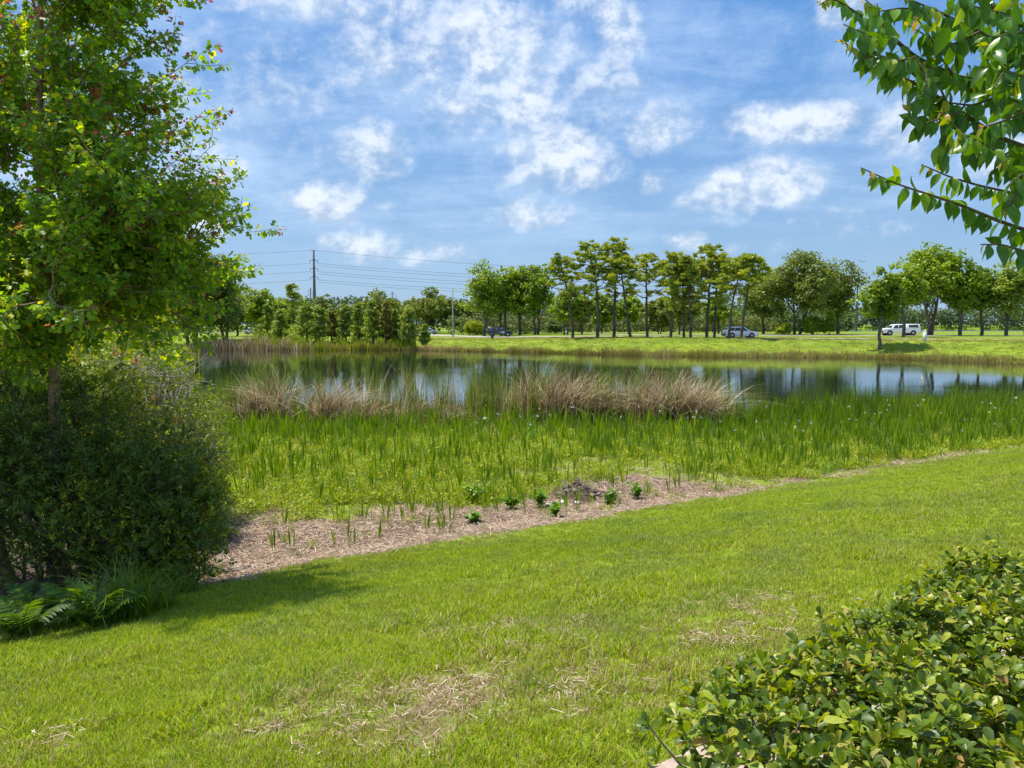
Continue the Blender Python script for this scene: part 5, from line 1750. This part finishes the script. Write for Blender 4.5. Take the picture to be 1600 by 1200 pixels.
def hedge_pts(n):
    a = rh.random(n) * 5.2
    b = rh.random(n) ** 1.0 * 1.5
    a = a + 0.06 * np.sin(b * 9)
    x = E0[0] + ed[0] * a + en[0] * b
    y = E0[1] + ed[1] * a + en[1] * b
    # past E1 the hedge turns to run straight to the right
    past = a > 1.98
    turn = 0.62 * (a - 1.98)
    y = np.where(past, y - turn, y)
    return x, y, a, b


nros = 12500
x, y, a, b = hedge_pts(nros)
edge_d = np.minimum(np.minimum(a + .02, b + .03), 0.5)
top = 3.02 + 0.08 * (fbm(x * 4, y * 4, 66) - .5) * 2 + .03 * rh.normal(size=nros)
lvl = rh.random(nros)
depth = np.where(lvl < 0.55, 0, np.where(lvl < .85, .06 + .10 * rh.random(nros), .12 + .35 * rh.random(nros)))
side = rh.random(nros) < 0.22 * (edge_d < 0.14)
z = top - depth - 0.05 * np.exp(-edge_d * 9) - np.where(edge_d < 0.12, rh.random(nros) ** 1.3 * .5, 0)
thin = (a < 0.35) & (rh.random(nros) < 0.3)
out = (edge_d < 0.10) & (rh.random(nros) < .3)
keep = ~(thin & (depth > 0.05)) & (np.hypot(x, y) > 0.9)
x, y, z, a, b, edge_d = x[keep], y[keep], z[keep], a[keep], b[keep], edge_d[keep]
C = np.column_stack([x, y, z])
nr = len(C)
outdir = np.zeros((nr, 3)); outdir[:, 2] = 1.0
outdir[:, :2] += (-en[None] * np.exp(-b * 8)[:, None] - ed[None] * np.exp(-a * 8)[:, None]) * 1.0
sd_ = unit(outdir + rh.normal(size=(nr, 3)) * 0.32)
pos, R, size, tint = [], [], [], []
ros = rh.random(nr)
for i in range(nr):
    m = 6 + int(rh.random() * 3)
    ax = sd_[i]
    ref = unit(np.cross(ax, [0.3, 0.9, 0.1])); ref2 = np.cross(ax, ref)
    for k in range(m):
        ph = k * 2.4 + rh.random() * .5
        lev = k / m
        rad = ref * math.cos(ph) + ref2 * math.sin(ph)
        ang = 0.25 + 0.95 * (1 - lev) + rh.normal() * .12       # young inner leaves stand up
        d = unit(ax * math.cos(ang) + rad * math.sin(ang))
        nn = unit(ax * math.sin(ang) - rad * math.cos(ang)) + rh.normal(size=3) * .15
        pos.append(C[i] + ax * (lev * .022 - .01)); R.append((d, nn))
        s_ = (.029 + .020 * rh.random()) * (1.0 - .3 * lev) * (1.25 if (a[i] < 1.0 and rh.random() < .25) else 1.0)
        size.append((s_ * (.95 + .25 * rh.random()), s_, s_))
        tint.append(np.clip(.25 * rh.random() + .5 * ros[i] + .22 * lev, 0, .999) if rh.random() > .004 else .99)
pos = np.array(pos)
R = frames(np.array([q[0] for q in R]), np.array([q[1] for q in R]))
size = np.array(size); tint = np.array(tint)
leaf_parts(hedge, hb, LEAF_OBOVATE, pos, R, size, tint, M['hedge'], 300, score=np.clip((pos[:, 2] - 2.95) * 10, .05, 1.3))
# stems and twigs
g = Geo()
sel = rh.permutation(nr)[:1500]
for i in sel:
    e = C[i]
    st = e - sd_[i] * (.12 + .1 * rh.random()) + rh.normal(size=3) * .02
    mid = (e + st) / 2 + rh.normal(size=3) * .012
    tube(g, np.array([st, mid, e]), [.004, .003, .0022], 4, rh.random(), cap=False)
for k in range(150):
    aa, bb = rh.random() * 4.5, .05 + rh.random() * 1.1
    if k < 40: aa = .03 + rh.random() * .7; bb = .03 + rh.random() * .4
    q = E0 + ed * aa + en * bb
    if aa > 1.98: q[1] -= .62 * (aa - 1.98)
    tube(g, limb_path([q[0], q[1], 2.28], [q[0] + rh.normal() * .1, q[1] + rh.normal() * .1, 2.86], rh, .14, 6), np.linspace(.010, .004, 6), 5, rh.random())
o = link('twigs', g.mesh('twigs', M['deadwood'], hb), hedge); o['kind'] = 'stuff'
# dead brown leaves caught on the hedge
g = Geo()
n = 14
x, y, a, b = hedge_pts(n)
stamp(g, LEAF_OVATE, np.column_stack([x, y, 2.99 + .03 * rh.random(n) - .05 * np.exp(-np.minimum(a, b) * 9)]), frames(rand_dirs(n, rh), rand_dirs(n, rh)), .03 + .02 * rh.random(n), rh.random(n))
o = link('dead_leaves', g.mesh('dead_leaves', M['dead_leaf'], hb), hedge); o['kind'] = 'stuff'

# ---------------------------------------------------------------- tree overhanging at the upper right
tb = np.array([2.75, 2.55, float(terrain(2.75, 2.55))])
over = thing('overhanging_tree', 'broad-leaved tree reaching its leafy branches in from the upper right', 'tree', tb)
ro = np.random.default_rng(31)
gt = Geo()
trunk = np.array([tb + [0, 0, -.2], tb + [.03, .02, 1.2], tb + [-.02, .0, 2.2], tb + [.05, .05, 3.6], tb + [.0, .1, 5.0]])
tube(gt, trunk - tb, [.10, .085, .07, .05, .02], 10)
twl = []     # (points, leaf scale)


def br(pxs, D0, D1, r0=.011):
    """branch through picture places, its depth running from D0 (base) to D1 (tip)"""
    n = len(pxs)
    pts = np.array([P(a, b, D0 + (D1 - D0) * i / (n - 1)) for i, (a, b) in enumerate(pxs)])
    t = np.linspace(0, 1, n); tt = np.linspace(0, 1, n * 4)
    q = np.column_stack([np.interp(tt, t, pts[:, k]) for k in range(3)])
    q[1:-1] = (q[:-2] + q[1:-1] * 2 + q[2:]) / 4
    tube(gt, q - tb, np.linspace(r0, .0018, len(q)), 5)
    return q


BR = [([(1640, 372), (1560, 345), (1500, 320), (1455, 305), (1400, 287), (1345, 262)], 2.75, 2.5, .008),
      ([(1650, 330), (1590, 303), (1530, 290), (1480, 275), (1440, 257)], 2.9, 2.7, .007),
      ([(1640, 415), (1600, 392), (1565, 382), (1532, 382)], 2.5, 2.4, .006),
      ([(1660, 250), (1560, 215), (1500, 175), (1440, 135), (1380, 108), (1340, 80), (1312, 62)], 2.8, 2.45, .010),
      ([(1660, 190), (1560, 150), (1490, 118), (1430, 90), (1390, 55), (1345, 25), (1300, -5), (1280, 8)], 2.9, 2.5, .012),
      ([(1660, 120), (1590, 85), (1530, 50), (1470, 20), (1400, -10)], 3.0, 2.7, .012),
      ([(1640, 60), (1560, 20), (1500, -30)], 2.8, 2.6, .012),
      ([(1660, 290), (1600, 262), (1550, 232), (1505, 210), (1470, 175)], 2.55, 2.4, .008),
      ([(1500, 175), (1470, 185), (1440, 195), (1415, 170)], 2.6, 2.5, .004),
      ([(1560, 150), (1520, 165), (1480, 160), (1440, 165)], 2.75, 2.6, .005),
      ([(1590, 85), (1555, 110), (1525, 125), (1490, 115)], 2.9, 2.75, .005),
      ([(1530, 50), (1490, 70), (1455, 60), (1420, 40)], 2.8, 2.65, .005),
      ([(1640, 160), (1600, 175), (1565, 190), (1530, 200)], 2.4, 2.3, .006),
      ([(1650, 220), (1620, 235), (1590, 240), (1565, 255)], 2.5, 2.35, .006),
      ([(1430, 90), (1400, 95), (1370, 85), (1345, 95)], 2.55, 2.5, .004),
      ([(1640, 30), (1600, 50), (1565, 55), (1540, 75)], 2.5, 2.4, .006),
      ([(1390, 55), (1375, 30), (1370, 5)], 2.5, 2.5, .004),
      ([(1490, 118), (1470, 90), (1455, 60), (1430, 25)], 2.65, 2.6, .004),
      ([(1640, 100), (1600, 120), (1570, 110), (1550, 140)], 2.3, 2.25, .006),
      ([(1560, 20), (1520, 10), (1490, -10)], 2.55, 2.5, .005),
      ([(1650, 320), (1625, 285), (1600, 270), (1575, 290)], 2.3, 2.25, .005),
      ([(1480, 160), (1460, 120), (1445, 95)], 2.6, 2.6, .004),
      ([(1400, 55), (1370, 62), (1345, 50), (1318, 38)], 2.55, 2.5, .003),
      ([(1440, 130), (1420, 110), (1385, 90), (1360, 88)], 2.7, 2.65, .003),
      ([(1500, 175), (1485, 205), (1470, 225), (1478, 250)], 2.6, 2.55, .004),
      ([(1530, 195), (1520, 225), (1530, 250)], 2.6, 2.55, .004),
      ([(1450, 20), (1410, 12), (1375, 18), (1350, -2)], 2.75, 2.7, .004),
      ([(1580, 240), (1560, 262), (1545, 275)], 2.5, 2.45, .004),
      ([(1600, 262), (1590, 300), (1570, 330)], 2.5, 2.4, .004),
      ([(1430, 90), (1450, 120), (1440, 150), (1420, 165)], 2.6, 2.5, .003)]
pos, dr, nm, size, tint, young = [], [], [], [], [], []
for bi, (pl, D0, D1, r0) in enumerate(BR):
    q = br(pl, D0, D1, r0)
    L = np.linalg.norm(np.diff(q, axis=0), axis=1); T_ = np.concatenate([[0], np.cumsum(L)])
    step = .019 if bi in (0, 1, 2) else .0145
    tt = np.arange(.01, T_[-1], step)
    bt = ro.random() * .4
    for j, t in enumerate(tt):
        p = np.array([np.interp(t, T_, q[:, k]) for k in range(3)])
        i2 = min(np.searchsorted(T_, t), len(q) - 1)
        ax = unit(q[i2] - q[i2 - 1])
        sidev = unit(np.cross(ax, [0, 0, 1.0])) * (1 if j % 2 else -1)
        tip = 1 - t / T_[-1]
        f = min(1, tip * 4 + .35)
        d = unit(ax * .45 + sidev * (.5 + .3 * ro.random()) + np.array([0, 0, -.75 - .5 * ro.random()]) * (1 if ro.random() > .12 else -.5) + ro.normal(size=3) * .15)
        pos.append(p); dr.append(d)
        nm.append(unit(np.array([0, -.5, .6]) + sidev * .6 + ro.normal(size=3) * .5))
        s_ = (.050 + .030 * ro.random()) * f
        size.append((s_ * (.9 + .3 * ro.random()), s_, s_))
        tint.append(min(.97, bt + .6 * ro.random()))
        young.append(tip < .07)
# denser, less ordered leaves of the inner crown and of the part outside the frame
n = 3300
pp = 1470 + 700 * ro.random(n) ** .8; yy = -250 + 480 * ro.random(n); DD = 2.3 + 1.5 * ro.random(n)
k = (yy < 235 - (1640 - np.minimum(pp, 1640)) * .85) & (yy > -300)
inner = np.array([P(a, b, c) for a, b, c in zip(pp[k], yy[k], DD[k])])
for p in inner:
    pos.append(p); dr.append(unit(np.array([ro.normal() * .6, ro.normal() * .6, -.8]))); nm.append(unit(ro.normal(size=3) + [0, -.3, .5]))
    s_ = .060 + .028 * ro.random(); size.append((s_, s_, s_)); tint.append(ro.random() * .95); young.append(False)
pos = np.array(pos); R = frames(np.array(dr), np.array(nm)); size = np.array(size); tint = np.array(tint); young = np.array(young)
leaf_parts(over, tb, LEAF_OVATE, pos[~young], R[~young], size[~young], tint[~young], M['crape'], 300)
g = Geo(); stamp(g, LEAF_OVATE, pos[young], R[young], size[young] * .9, ro.random(young.sum()))
link('young_leaves', g.mesh('young_leaves', M['crape_young'], tb), over)['kind'] = 'stuff'
for k in range(26):        # inner twigs carrying the loose leaves
    p = inner[ro.integers(0, len(inner))]
    st = trunk[2 + ro.integers(0, 3)]
    tube(gt, limb_path(st, p, ro, .08, 6) - tb, np.linspace(.014, .002, 6), 5)
for pl, D0, D1, r0 in BR[:8] + BR[12:14]:
    a_ = P(*pl[0], D0)
    tube(gt, limb_path(trunk[2] + [0, 0, .1 * ro.random()], a_, ro, .04, 5) - tb, np.linspace(.03, r0, 5), 6, cap=False)
link('trunk', gt.mesh('trunk', M['bark_twig'], None, True), over)

# ---------------------------------------------------------------- maple at the left
mb = at(65, 9.6)
maple = thing('maple_tree', 'tall maple with red-tipped shoots filling the left edge', 'tree', mb)
rm = np.random.default_rng(12)
gt = Geo()
ML = {'p': [], 'd': [], 'n': [], 's': [], 'red': []}


def twig_leaves(q, step, size_, redtip, droop=.4):
    L = np.linalg.norm(np.diff(q, axis=0), axis=1); T_ = np.concatenate([[0], np.cumsum(L)])
    tt = np.arange(.02 + rm.random() * step, T_[-1], step)
    for j, t in enumerate(tt):
        p = np.array([np.interp(t, T_, q[:, k]) for k in range(3)])
        i2 = min(np.searchsorted(T_, t), len(q) - 1)
        ax = unit(q[i2] - q[i2 - 1])
        tipf = 1 - t / T_[-1]
        for sg in (-1, 1):
            sv_ = unit(np.cross(ax, rm.normal(size=3)))
            d = unit(ax * .5 + sv_ * .8 + [0, 0, -droop * (.5 + rm.random())])
            ML['p'].append(p + sv_ * .03); ML['d'].append(d)
            ML['n'].append(unit(rm.normal(size=3) * .6 + [0, 0, 1.0]))
            s_ = size_ * (.65 + .6 * rm.random()) * min(1, .5 + tipf * 2)
            ML['s'].append(s_); ML['red'].append(bool(redtip and tipf < .16))


def branch(a, d, L, r, lvl, redp):
    n = 6
    t = np.linspace(0, 1, n)
    p = a + d[None] * (t * L)[:, None]
    p[:, 2] += .10 * L * t ** 2 * (1 if lvl < 3 else .5)
    p[1:] += rm.normal(size=(n - 1, 3)) * .03 * L
    tube(gt, p - mb, np.linspace(r, max(.002, r * .3), n), 5 if lvl < 2 else 4)
    if lvl >= 2:
        twig_leaves(p, .040, .080, rm.random() < redp)
        return
    m = 9 if lvl == 0 else 6
    for k in range(m):
        f = .25 + .75 * (k + rm.random()) / m
        q = np.array([np.interp(f, t, p[:, c]) for c in range(3)])
        s = unit(np.cross(d, rm.normal(size=3)))
        dd = unit(d * .75 + s * .75 + [0, 0, .15])
        branch(q, dd, L * (.42 + .25 * rm.random()) * (1 - .25 * f), r * .45, lvl + 1, redp)
    # leading shoot keeps leaves too
    twig_leaves(p[3:], .05, .072, rm.random() < redp)


stems_ = [(mb, 9.4, .085, (0.1, 0.0)), (mb + [-.9, .5, 0], 9.0, .06, (-.15, .1)), (mb + [-2.3, .2, 0], 8.5, .06, (-.2, -.1))]
for si, (b0, H, r0, ln) in enumerate(stems_):
    t = np.linspace(0, 1, 12)
    st = np.column_stack([b0[0] + ln[0] * t * 2 + rm.normal(size=12) * .04, b0[1] + ln[1] * t * 2 + rm.normal(size=12) * .04, b0[2] - .2 + H * t])
    tube(gt, st - mb, r0 * (1.1 - .95 * t), 9)
    nb = 52 if si == 0 else 38
    for k in range(nb):
        f = .37 + .61 * (k + rm.random()) / nb
        q = np.array([np.interp(f, t, st[:, c]) for c in range(3)])
        a = rm.random() * 6.283 if not (si == 0 and k % 2 == 0) else rm.normal() * .7
        g_ = (f - .37) / .63
        L = float(np.interp(g_, [0, .1, .35, .6, .8, 1], [1.5, 1.5, 1.2, 1.05, .95, .5])) * (.62 + .5 * rm.random())
        up = .25 + .75 * g_ + .15 * rm.random()
        d = unit(np.array([math.cos(a), math.sin(a) * .9, up]))
        branch(q, d, L, r0 * .36 * (1 - .6 * g_), 0 if L > .95 else 1, .34 if g_ > .25 else .05)
for k in range(34):          # long airy shoots on the outline
    g_ = rm.random()
    z_ = mb[2] + 9.4 * (.42 + .5 * g_)
    a = rm.normal() * .7
    rr_ = float(np.interp(g_, [0, .4, 1], [1.1, .85, .55])) * (.7 + .4 * rm.random())
    q = np.array([mb[0] + math.cos(a) * rr_, mb[1] + math.sin(a) * rr_, z_])
    branch(q, unit(np.array([math.cos(a), math.sin(a) * .8, .55 + .5 * rm.random()])), .9 + .6 * rm.random(), .010, 1 if k % 3 else 2, .75)
for k in range(9):
    f = .33 + .16 * k / 9
    q = mb + [.1 * f, 0, -.2 + 9.4 * f]
    a = -1.5 + rm.normal() * .55
    branch(q, unit(np.array([math.cos(a), math.sin(a), .1 + .3 * rm.random()])), .7 + .5 * rm.random(), .018, 0, .08)
for k in range(10):
    f = .37 + .15 * k / 10
    q = mb + [.1 * f, 0, -.2 + 9.4 * f]
    a = rm.normal() * .45 - .1
    branch(q, unit(np.array([math.cos(a), math.sin(a), .05 + .25 * rm.random()])), 1.25 + .75 * rm.random(), .026, 0, .12)
pos = np.array(ML['p']); R = frames(np.array(ML['d']), np.array(ML['n'])); sz = np.array(ML['s']); red = np.array(ML['red'])
tn = np.clip(.15 * rm.random(len(pos)) + .65 * rm.random(len(pos)) ** 1.3 + .2 * fbm(pos[:, 0] * 2, pos[:, 2] * 2, 7), 0, .999)
leaf_parts(maple, mb, LEAF_MAPLE, pos[~red], R[~red], sz[~red], tn[~red], M['maple'], 300)
g = Geo(); stamp(g, LEAF_MAPLE, pos[red], R[red], sz[red], rm.random(red.sum()))
link('red_leaves', g.mesh('red_leaves', M['maple_red'], mb), maple)['kind'] = 'stuff'
link('trunk', gt.mesh('trunk', M['bark_tan'], None, True), maple)
print('maple leaves', len(pos))

# ---------------------------------------------------------------- thicket shrubs below the maple
def near_shrub(name, label, base, blobs_, mat, seed, leaf=.04, dens=1.0, group=None, tw='bark_grey', ros=7, up=.35, tmpl=LEAF_SMALL, dead=0):
    """blobs: (dx, dy, z, rx, ry, rz) relative to the base; rosettes of leaves on twig ends all through the volume"""
    r = np.random.default_rng(seed)
    root = thing(name, label, 'shrub', base, group)
    gt_, gl = Geo(), Geo()
    for (dx, dy, z, rx, ry, rz) in blobs_:
        vol = rx * ry * rz * 4.19
        q_ = 0
        n = int(1150 * dens * (rx * ry * rz) ** (2 / 3) * 1.9)
        d = rand_dirs(n, r)
        q = r.random(n) ** .33
        lump = 1 + .55 * (fbm(d[:, 0] * 3.2 + seed, d[:, 2] * 3.2 + d[:, 1], seed, 4) - .5) * 2
        C_ = d * (q * lump)[:, None] * [rx, ry, rz] + [dx, dy, z]
        # long shoots standing out of the mass
        ns = max(6, n // 60)
        sdir_ = unit(rand_dirs(ns, r) + [0, 0, .55])
        tl = np.tile(np.linspace(.85, 1.0 + .0, 9), ns) + np.repeat(.08 + .28 * r.random(ns), 9) * np.tile(np.linspace(0, 1, 9), ns)
        SH = np.repeat(sdir_, 9, 0) * tl[:, None] * [rx, ry, rz] + [dx, dy, z] + r.normal(size=(ns * 9, 3)) * .015
        C_ = np.vstack([C_, SH]); d = np.vstack([d, np.repeat(sdir_, 9, 0)])
        for i in range(ns):
            tube(gt_, np.array([np.array([dx, dy, z]) + sdir_[i] * .5 * [rx, ry, rz], SH[i * 9 + 8]]), [.006, .002], 3, r.random(), cap=False)
        kk = C_[:, 2] > .02
        C_, d = C_[kk], d[kk]
        n = len(C_)
        ax = unit(d + [0, 0, .5] + r.normal(size=(n, 3)) * .5)
        rt_ = r.random(n)
        for k in range(ros):
            rad = unit(np.cross(ax, r.normal(size=(n, 3))))
            dd = unit(ax * (.4 + .5 * r.random((n, 1))) + rad)
            nn = unit(ax - rad * .4 + r.normal(size=(n, 3)) * .2)
            stamp(gl, tmpl, C_ + ax * (.012 * k), frames(dd, nn), leaf * (.7 + .6 * r.random(n)), np.clip(.6 * rt_ + .4 * r.random(n), 0, .999))
        for i in r.permutation(n)[:max(8, n // 14)]:
            o_ = np.array([dx * .5, dy * .5, max(.05, z - rz * .6)])
            st = C_[i] * .55 + o_ * .45 + r.normal(size=3) * .08
            tube(gt_, limb_path(st, C_[i], r, .12, 4), np.linspace(.008, .003, 4), 3, r.random(), cap=False)
        for i in range(7):
            tube(gt_, limb_path([dx * .4 + r.normal() * .12, dy * .4 + r.normal() * .12, -.1], np.array([dx, dy, z]) + r.normal(size=3) * [rx * .4, ry * .4, rz * .3], r, .12, 7), np.linspace(.025, .008, 7), 5, r.random())
    link('foliage', gl.mesh('foliage', M[mat]), root)
    link('branches', gt_.mesh('branches', M[tw]), root)
    return root


GT = 'shrubs of the thicket under the maple'
b = G(110, 955)
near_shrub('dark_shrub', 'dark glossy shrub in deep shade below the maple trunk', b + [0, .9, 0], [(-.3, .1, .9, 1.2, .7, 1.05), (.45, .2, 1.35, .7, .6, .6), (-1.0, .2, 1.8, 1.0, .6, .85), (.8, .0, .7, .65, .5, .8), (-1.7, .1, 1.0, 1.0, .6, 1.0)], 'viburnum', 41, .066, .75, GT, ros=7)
b = at(243, 9.6)
near_shrub('wax_myrtle', 'tall grey-green shrub forming the right shoulder of the thicket', b, [(.1, 0, 1.0, .62, .6, .62), (-.45, 0, 1.35, .5, .5, .45), (.38, .1, 1.3, .36, .4, .32), (.0, -.3, .75, .45, .4, .55), (.28, -.1, .75, .5, .5, .62), (-.75, -.1, .9, .65, .6, .8)], 'myrtle', 42, .056, .8, GT)
b = at(120, 10.5)
near_shrub('wax_myrtle', 'grey-green shrub wrapped around the maple trunk', b, [(0, 0, 1.6, 1.2, .7, 1.1), (-.9, 0, 2.1, 1.0, .7, 1.2), (.2, 0, 2.5, .7, .5, .5), (-2.2, 0, 1.6, 1.2, .8, 1.6)], 'myrtle', 43, .052, .8, GT)
b = at(225, 13.5)
near_shrub('bright_shrub', 'sunlit yellow-green brush in the gap behind the maple', b, [(0, 0, 1.7, 1.1, .8, 1.1), (.7, .2, 1.3, .7, .7, .9), (-.7, 0, 1.8, .9, .7, 1.0), (.1, .5, 2.5, .6, .6, .5)], 'brush', 44, .05, .9, GT, 'deadwood')
b = at(318, 12.6)
near_shrub('bright_shrub', 'lime shrub at the water side of the thicket, right of the myrtle', b, [(-.1, 0, 1.1, .42, .5, .8), (-.45, .2, 1.7, .4, .5, .5), (.05, 0, .4, .35, .4, .4)], 'brush', 45, .045, 1.0, GT, 'deadwood')
b = at(175, 18)
near_shrub('bright_shrub', 'pale brush with bare twigs farther back along the left bank', b, [(0, 0, 1.6, 1.6, 1.2, 1.5), (1.4, .5, 1.1, 1.0, 1.0, 1.1)], 'brush', 46, .07, .6, GT, 'deadwood')

# bare twigs and rusty leaves in the sunny gap
g = Geo()
r = np.random.default_rng(47)
for k in range(90):
    p = P(200 + 100 * r.random(), 560 + 70 * r.random(), 12.6 + r.random())
    tube(g, limb_path(p + r.normal(size=3) * .1, p + r.normal(size=3) * [.35, .3, .3], r, .15, 5), np.linspace(.008, .003, 5), 4, r.random())
p0 = P(215, 640, 12.8); p0[2] = float(terrain(p0[0], p0[1]))
root = thing('dead_brush', 'bleached bare twigs with a few rusty leaves in the sunny gap', 'dead bush', p0, None)
for k in range(6):
    e = P(210 + 90 * r.random(), 590 + 30 * r.random(), 12.8)
    tube(g, limb_path(p0, e, r, .08, 6), np.linspace(.02, .008, 6), 5)
link('twigs', g.mesh('twigs', M['deadwood'], p0), root)
g = Geo()
spots = [(187, 553), (213, 563), (240, 622), (215, 625), (273, 658), (230, 535)]
for (a_, b_) in spots:
    n = 12
    c = P(a_, b_, 12.2)
    stamp(g, LEAF_SMALL, c + r.normal(size=(n, 3)) * .045, frames(rand_dirs(n, r), rand_dirs(n, r)), .06 + .03 * r.random(n), r.random(n))
link('rusty_leaves', g.mesh('rusty_leaves', M['dead_leaf'], p0), root)


# ferns
def frond_mesh(name, L, seed):
    r = np.random.default_rng(seed)
    g = Geo()
    n = 22
    t = np.linspace(0, 1, n)
    path = np.column_stack([np.zeros(n), L * t * .8, L * (t * .85 - .75 * t ** 2.4)])
    tube(g, path, np.linspace(.004, .0015, n), 3, .8)
    for i in range(3, n):
        w = L * .17 * math.sin(min(1, t[i] * 1.15 + .12) * math.pi) ** .7 + .01
        for sg in (-1, 1):
            p = path[i][None]
            d = np.array([[sg * 1.0, .35, -.15 + r.normal() * .05]])
            R_ = frames(d, np.array([[0, -.3, 1.0]]))
            stamp(g, ([(-.11, 0, 0), (.11, 0, 0), (.10, .6, .02), (0, 1, -.08), (-.10, .6, .02)], [(0, 1, 2), (0, 2, 4), (4, 2, 3)]), p, R_, np.array([w]), np.array([r.random() * .6]))
    return g.mesh(name, M['fern'])


FR = [frond_mesh('frond', .55 + .06 * k, k) for k in range(4)]
rf = np.random.default_rng(8)
ferns = [(8, 975, 1.25, 'sword fern cut by the left edge of the picture'), (62, 985, 1.2, 'large arching fern in front of the dark shrub'), (115, 975, 1.1, 'fern with one sunlit frond, right of the large arching fern'),
         (35, 1000, 1.0, 'low dim fern at the foot of the thicket, left'), (150, 985, 1.1, 'small fern beside the tall grass clump')]
for (px, py, sc, lab) in ferns:
    c = G(px, py)
    root = thing('fern', lab, 'fern', c, 'ferns at the foot of the thicket')
    nf = 13
    for k in range(nf):
        o = link('frond', FR[k % 4], root)
        o.rotation_euler = (.35 * rf.random() + (.35 if k % 3 == 0 else 0), 0, k / nf * 6.283 + rf.normal() * .2)
        o.scale = (sc * (.8 + .4 * rf.random()),) * 3

# tall grass clumps by the thicket
tg = [(205, 968, .75, 260, 'emergent', 'long-bladed green grass clump at the corner of the thicket'), (250, 955, .5, 150, 'reed_green', 'shorter grass clump right of the long-bladed one'),
      (165, 975, .6, 160, 'emergent', 'drooping grass clump between the ferns and the thicket corner'), (290, 930, .4, 140, 'reed_green', 'ragged grass tuft below the grey-green shrub'),
      (328, 905, .35, 70, 'reed_green', 'thin grass tuft at the edge of the dry strip')]
for (px, py, h, n, mt, lab) in tg:
    c = G(px, py)
    g = Geo()
    pos = np.column_stack([RNG.normal(size=n) * .10, RNG.normal(size=n) * .08, np.full(n, -.02)])
    ln = .2 + .9 * RNG.random(n)
    blades(g, pos, h * (.5 + .6 * RNG.random(n)), ln, RNG.random(n) * 6.283, .007 + .006 * RNG.random(n), 6, 1.9, .45 * ln, None, twist=RNG.normal(size=n) * .4)
    o = link('grass_clump', g.mesh('grass_clump', M[mt]), None, c)
    o['label'] = lab; o['category'] = 'grass clump'; o['group'] = 'grass clumps along the thicket'
# dry stalks
for (px, py, tpx, ty, lab) in [(208, 935, 209, 800, 'leftmost thin tan stalk standing before the dark shrub'), (217, 930, 216, 800, 'middle thin tan stalk before the dark shrub'), (222, 925, 236, 745, 'tallest tan stalk leaning right before the dark shrub')]:
    c = G(px, py)
    e = P(tpx, ty, c[1] + .05)
    g = Geo(); tube(g, limb_path([0, 0, -.05], e - c, RNG, .01, 6), np.linspace(.006, .003, 6), 5)
    o = link('dry_stalk', g.mesh('dry_stalk', M['straw']), None, c)
    o['label'] = lab; o['category'] = 'stalk'; o['group'] = 'dry stalks by the thicket'
print('objects', len(bpy.data.objects))
